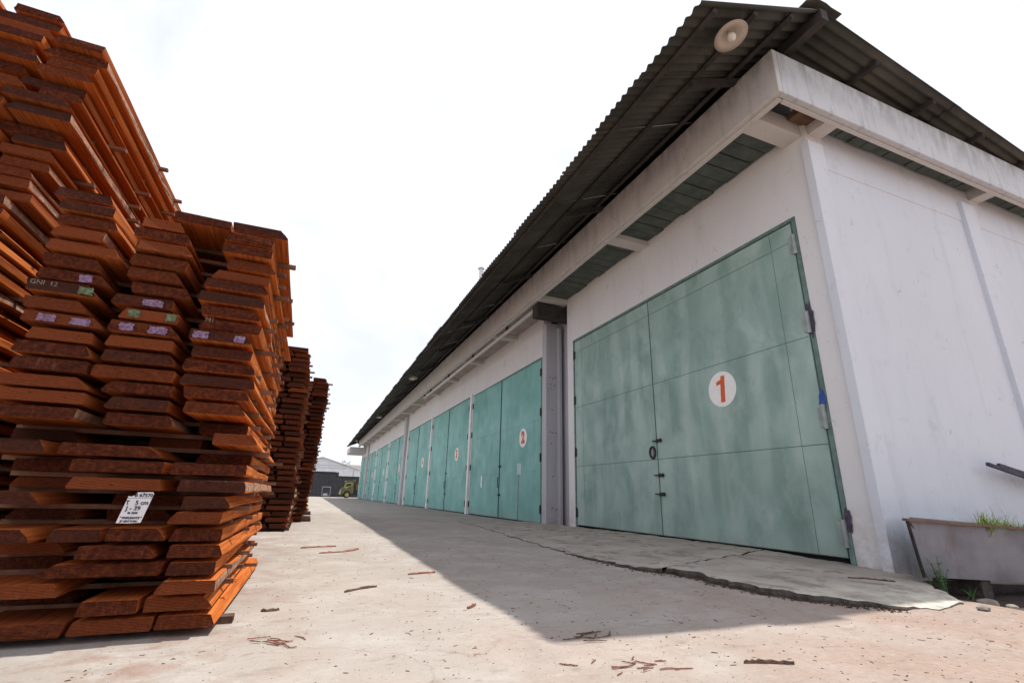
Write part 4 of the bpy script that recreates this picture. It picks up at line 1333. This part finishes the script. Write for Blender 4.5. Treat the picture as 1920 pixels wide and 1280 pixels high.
tree = empty('tree', (6.9, 112, 0), 'small dark tree crown showing above the far house roof', 'tree')
MB().tube([(6.9, 112, 0), (6.95, 112, 3.0), (6.8, 112.1, 5.4)], [0.22, 0.17, 0.08], 8).tube([(6.95, 112, 3.2), (7.6, 112.2, 5.6)], [0.1, 0.04], 6).tube(
    [(6.9, 112, 3.6), (6.1, 111.8, 5.9)], [0.1, 0.04], 6).build('trunk', G['barkdark'], tree)
m = MB(); rn = random.Random(4)
cl = [(6.9 + rn.gauss(0, 0.7), 112 + rn.gauss(0, 0.6), 6.0 + rn.gauss(0, 0.5)) for _ in range(16)]
for c in cl:
    for i in range(70):
        q = Vector(c) + Vector((rn.gauss(0, 0.28), rn.gauss(0, 0.28), rn.gauss(0, 0.2)))
        a = Vector((rn.uniform(-1, 1), rn.uniform(-1, 1), rn.uniform(-1, 1))).normalized(); b = a.orthogonal().normalized()
        m.add([q - a * 0.09, q + b * 0.05, q + a * 0.09, q - b * 0.05], [(0, 1, 2, 3)])
m.build('crown', G['leafdark'], tree)

# light truck, cab pointing left, seen from its side
tk = empty('light_truck', (6.5, 67, 0), 'olive and yellow light truck parked beyond the far end of the warehouse', 'truck')
G['olive'] = simple('olive_truck_paint', (0.11, 0.105, 0.06), (0.19, 0.18, 0.10), 3, 0.45)
G['yellow'] = simple('yellow_trim', (0.38, 0.36, 0.09), (0.48, 0.46, 0.14), 4, 0.5)
G['rubber'] = simple('tyre_rubber', (0.015, 0.015, 0.015), (0.03, 0.03, 0.03), 8, 0.85)
y0, y1 = 66.0, 67.9
side = [(3.98, 0.50), (4.02, 0.95), (4.12, 1.22), (4.40, 1.95), (4.55, 2.10), (5.45, 2.12), (5.50, 2.0), (5.50, 0.55), (5.15, 0.55), (5.05, 0.80), (4.75, 0.92), (4.45, 0.80), (4.35, 0.50)]
N = len(side)
MB().add([(a, y0, b) for a, b in side] + [(a, y1, b) for a, b in side], [tuple(range(N)), tuple(reversed(range(N, 2 * N)))] +
         [(i, N + i, N + (i + 1) % N, (i + 1) % N) for i in range(N)]).build('cab', G['olive'], tk)


def flat(poly, y, t, name, mat, par):
    n = len(poly)
    return MB().add([(a, y - t, b) for a, b in poly] + [(a, y, b) for a, b in poly], [tuple(range(n)), tuple(reversed(range(n, 2 * n)))] +
                    [(i, n + i, n + (i + 1) % n, (i + 1) % n) for i in range(n)]).build(name, mat, par)


dr = flat([(4.36, 0.95), (4.30, 1.25), (4.52, 1.90), (5.38, 1.92), (5.38, 0.95)], y0 - 0.001, 0.02, 'door', G['olive'], tk)
flat([(4.28, 1.25), (4.50, 1.82), (5.30, 1.84), (5.28, 1.40), (4.9, 1.36), (4.62, 1.17)], y0 - 0.022, 0.012, 'window_surround', G['yellow'], dr)
flat([(4.46, 1.32), (4.58, 1.70), (5.18, 1.72), (5.18, 1.45), (4.85, 1.42)], y0 - 0.035, 0.008, 'window', G['glass'], dr)
MB().bar((4.125, 66.95, 1.24), (4.385, 66.95, 1.93), 1.6, 0.02, upv=(-0.94, 0, 0.35)).build('windscreen', G['glass'], tk)
MB().box(3.90, 3.99, 65.95, 67.95, 0.42, 0.72, b=0.02).build('bumper', G['yellow'], tk)
for yy in (66.2, 67.6):
    MB().box(3.955, 3.995, yy - 0.1, yy + 0.1, 0.78, 0.92, b=0.01).build('headlight', G['white'], tk)
MB().box(4.10, 4.18, 65.72, 65.86, 1.35, 1.75, b=0.02).bar((4.15, 65.8, 1.7), (4.35, 66.0, 1.8), 0.025).build('mirror', G['iron'], tk)
for (wx, wy) in ((4.75, 66.12), (8.3, 66.12), (4.75, 67.75), (8.3, 67.75)):
    w_ = MB().lathe([(0.24, -0.10), (0.36, -0.10), (0.385, -0.06), (0.385, 0.06), (0.36, 0.10), (0.24, 0.10)], (wx, wy, 0.385), (0, 1, 0), 24).build('tyre', G['rubber'], tk)
    MB().lathe([(0.0, -0.04), (0.10, -0.06), (0.12, -0.02), (0.24, -0.08), (0.245, 0.08), (0.0, 0.06)], (wx, wy, 0.385), (0, 1, 0), 20).build('rim', G['yellow'], tk)
MB().box(4.6, 9.6, 66.45, 66.6, 0.5, 0.68).box(4.6, 9.6, 67.3, 67.45, 0.5, 0.68).build('chassis', G['iron'], tk)
MB().box(5.65, 9.7, 65.98, 67.95, 0.80, 0.92).build('load_bed', G['iron'], tk)
for zz in (1.0, 1.28, 1.56):
    MB().box(5.65, 9.7, 65.98, 66.03, zz, zz + 0.22).build('side_board', G['olive'], tk)
for xx in (5.68, 6.6, 7.5, 8.4, 9.3):
    MB().box(xx, xx + 0.07, 65.94, 65.985, 0.8, 2.0).build('stake', G['iron'], tk)
MB().box(5.62, 5.68, 66.0, 67.9, 0.9, 2.25).build('headboard', G['olive'], tk)

# small trolley frame in front of the fence
tf = empty('trolley', (2.4, 70, 0), 'grey tubular trolley frame standing before the dark fence', 'trolley')
for xx in (1.92, 2.92):
    MB().tube([(xx, 70, 0.08), (xx, 70, 1.30)], 0.035, 8).build('post', G['steel'], tf)
    MB().lathe([(0.03, -0.03), (0.09, -0.03), (0.09, 0.03), (0.03, 0.03)], (xx, 70, 0.088), (0, 1, 0), 14).build('castor', G['rubber'], tf)
MB().tube([(1.92, 70, 1.28), (2.92, 70, 1.28)], 0.03, 8).build('top_bar', G['steel'], tf)
MB().box(1.9, 2.94, 69.6, 70.4, 0.16, 0.22).build('deck', G['steel'], tf)
MB().box(2.1, 2.6, 69.8, 70.2, 0.22, 0.46, b=0.03).build('crate', G['column'], tf)
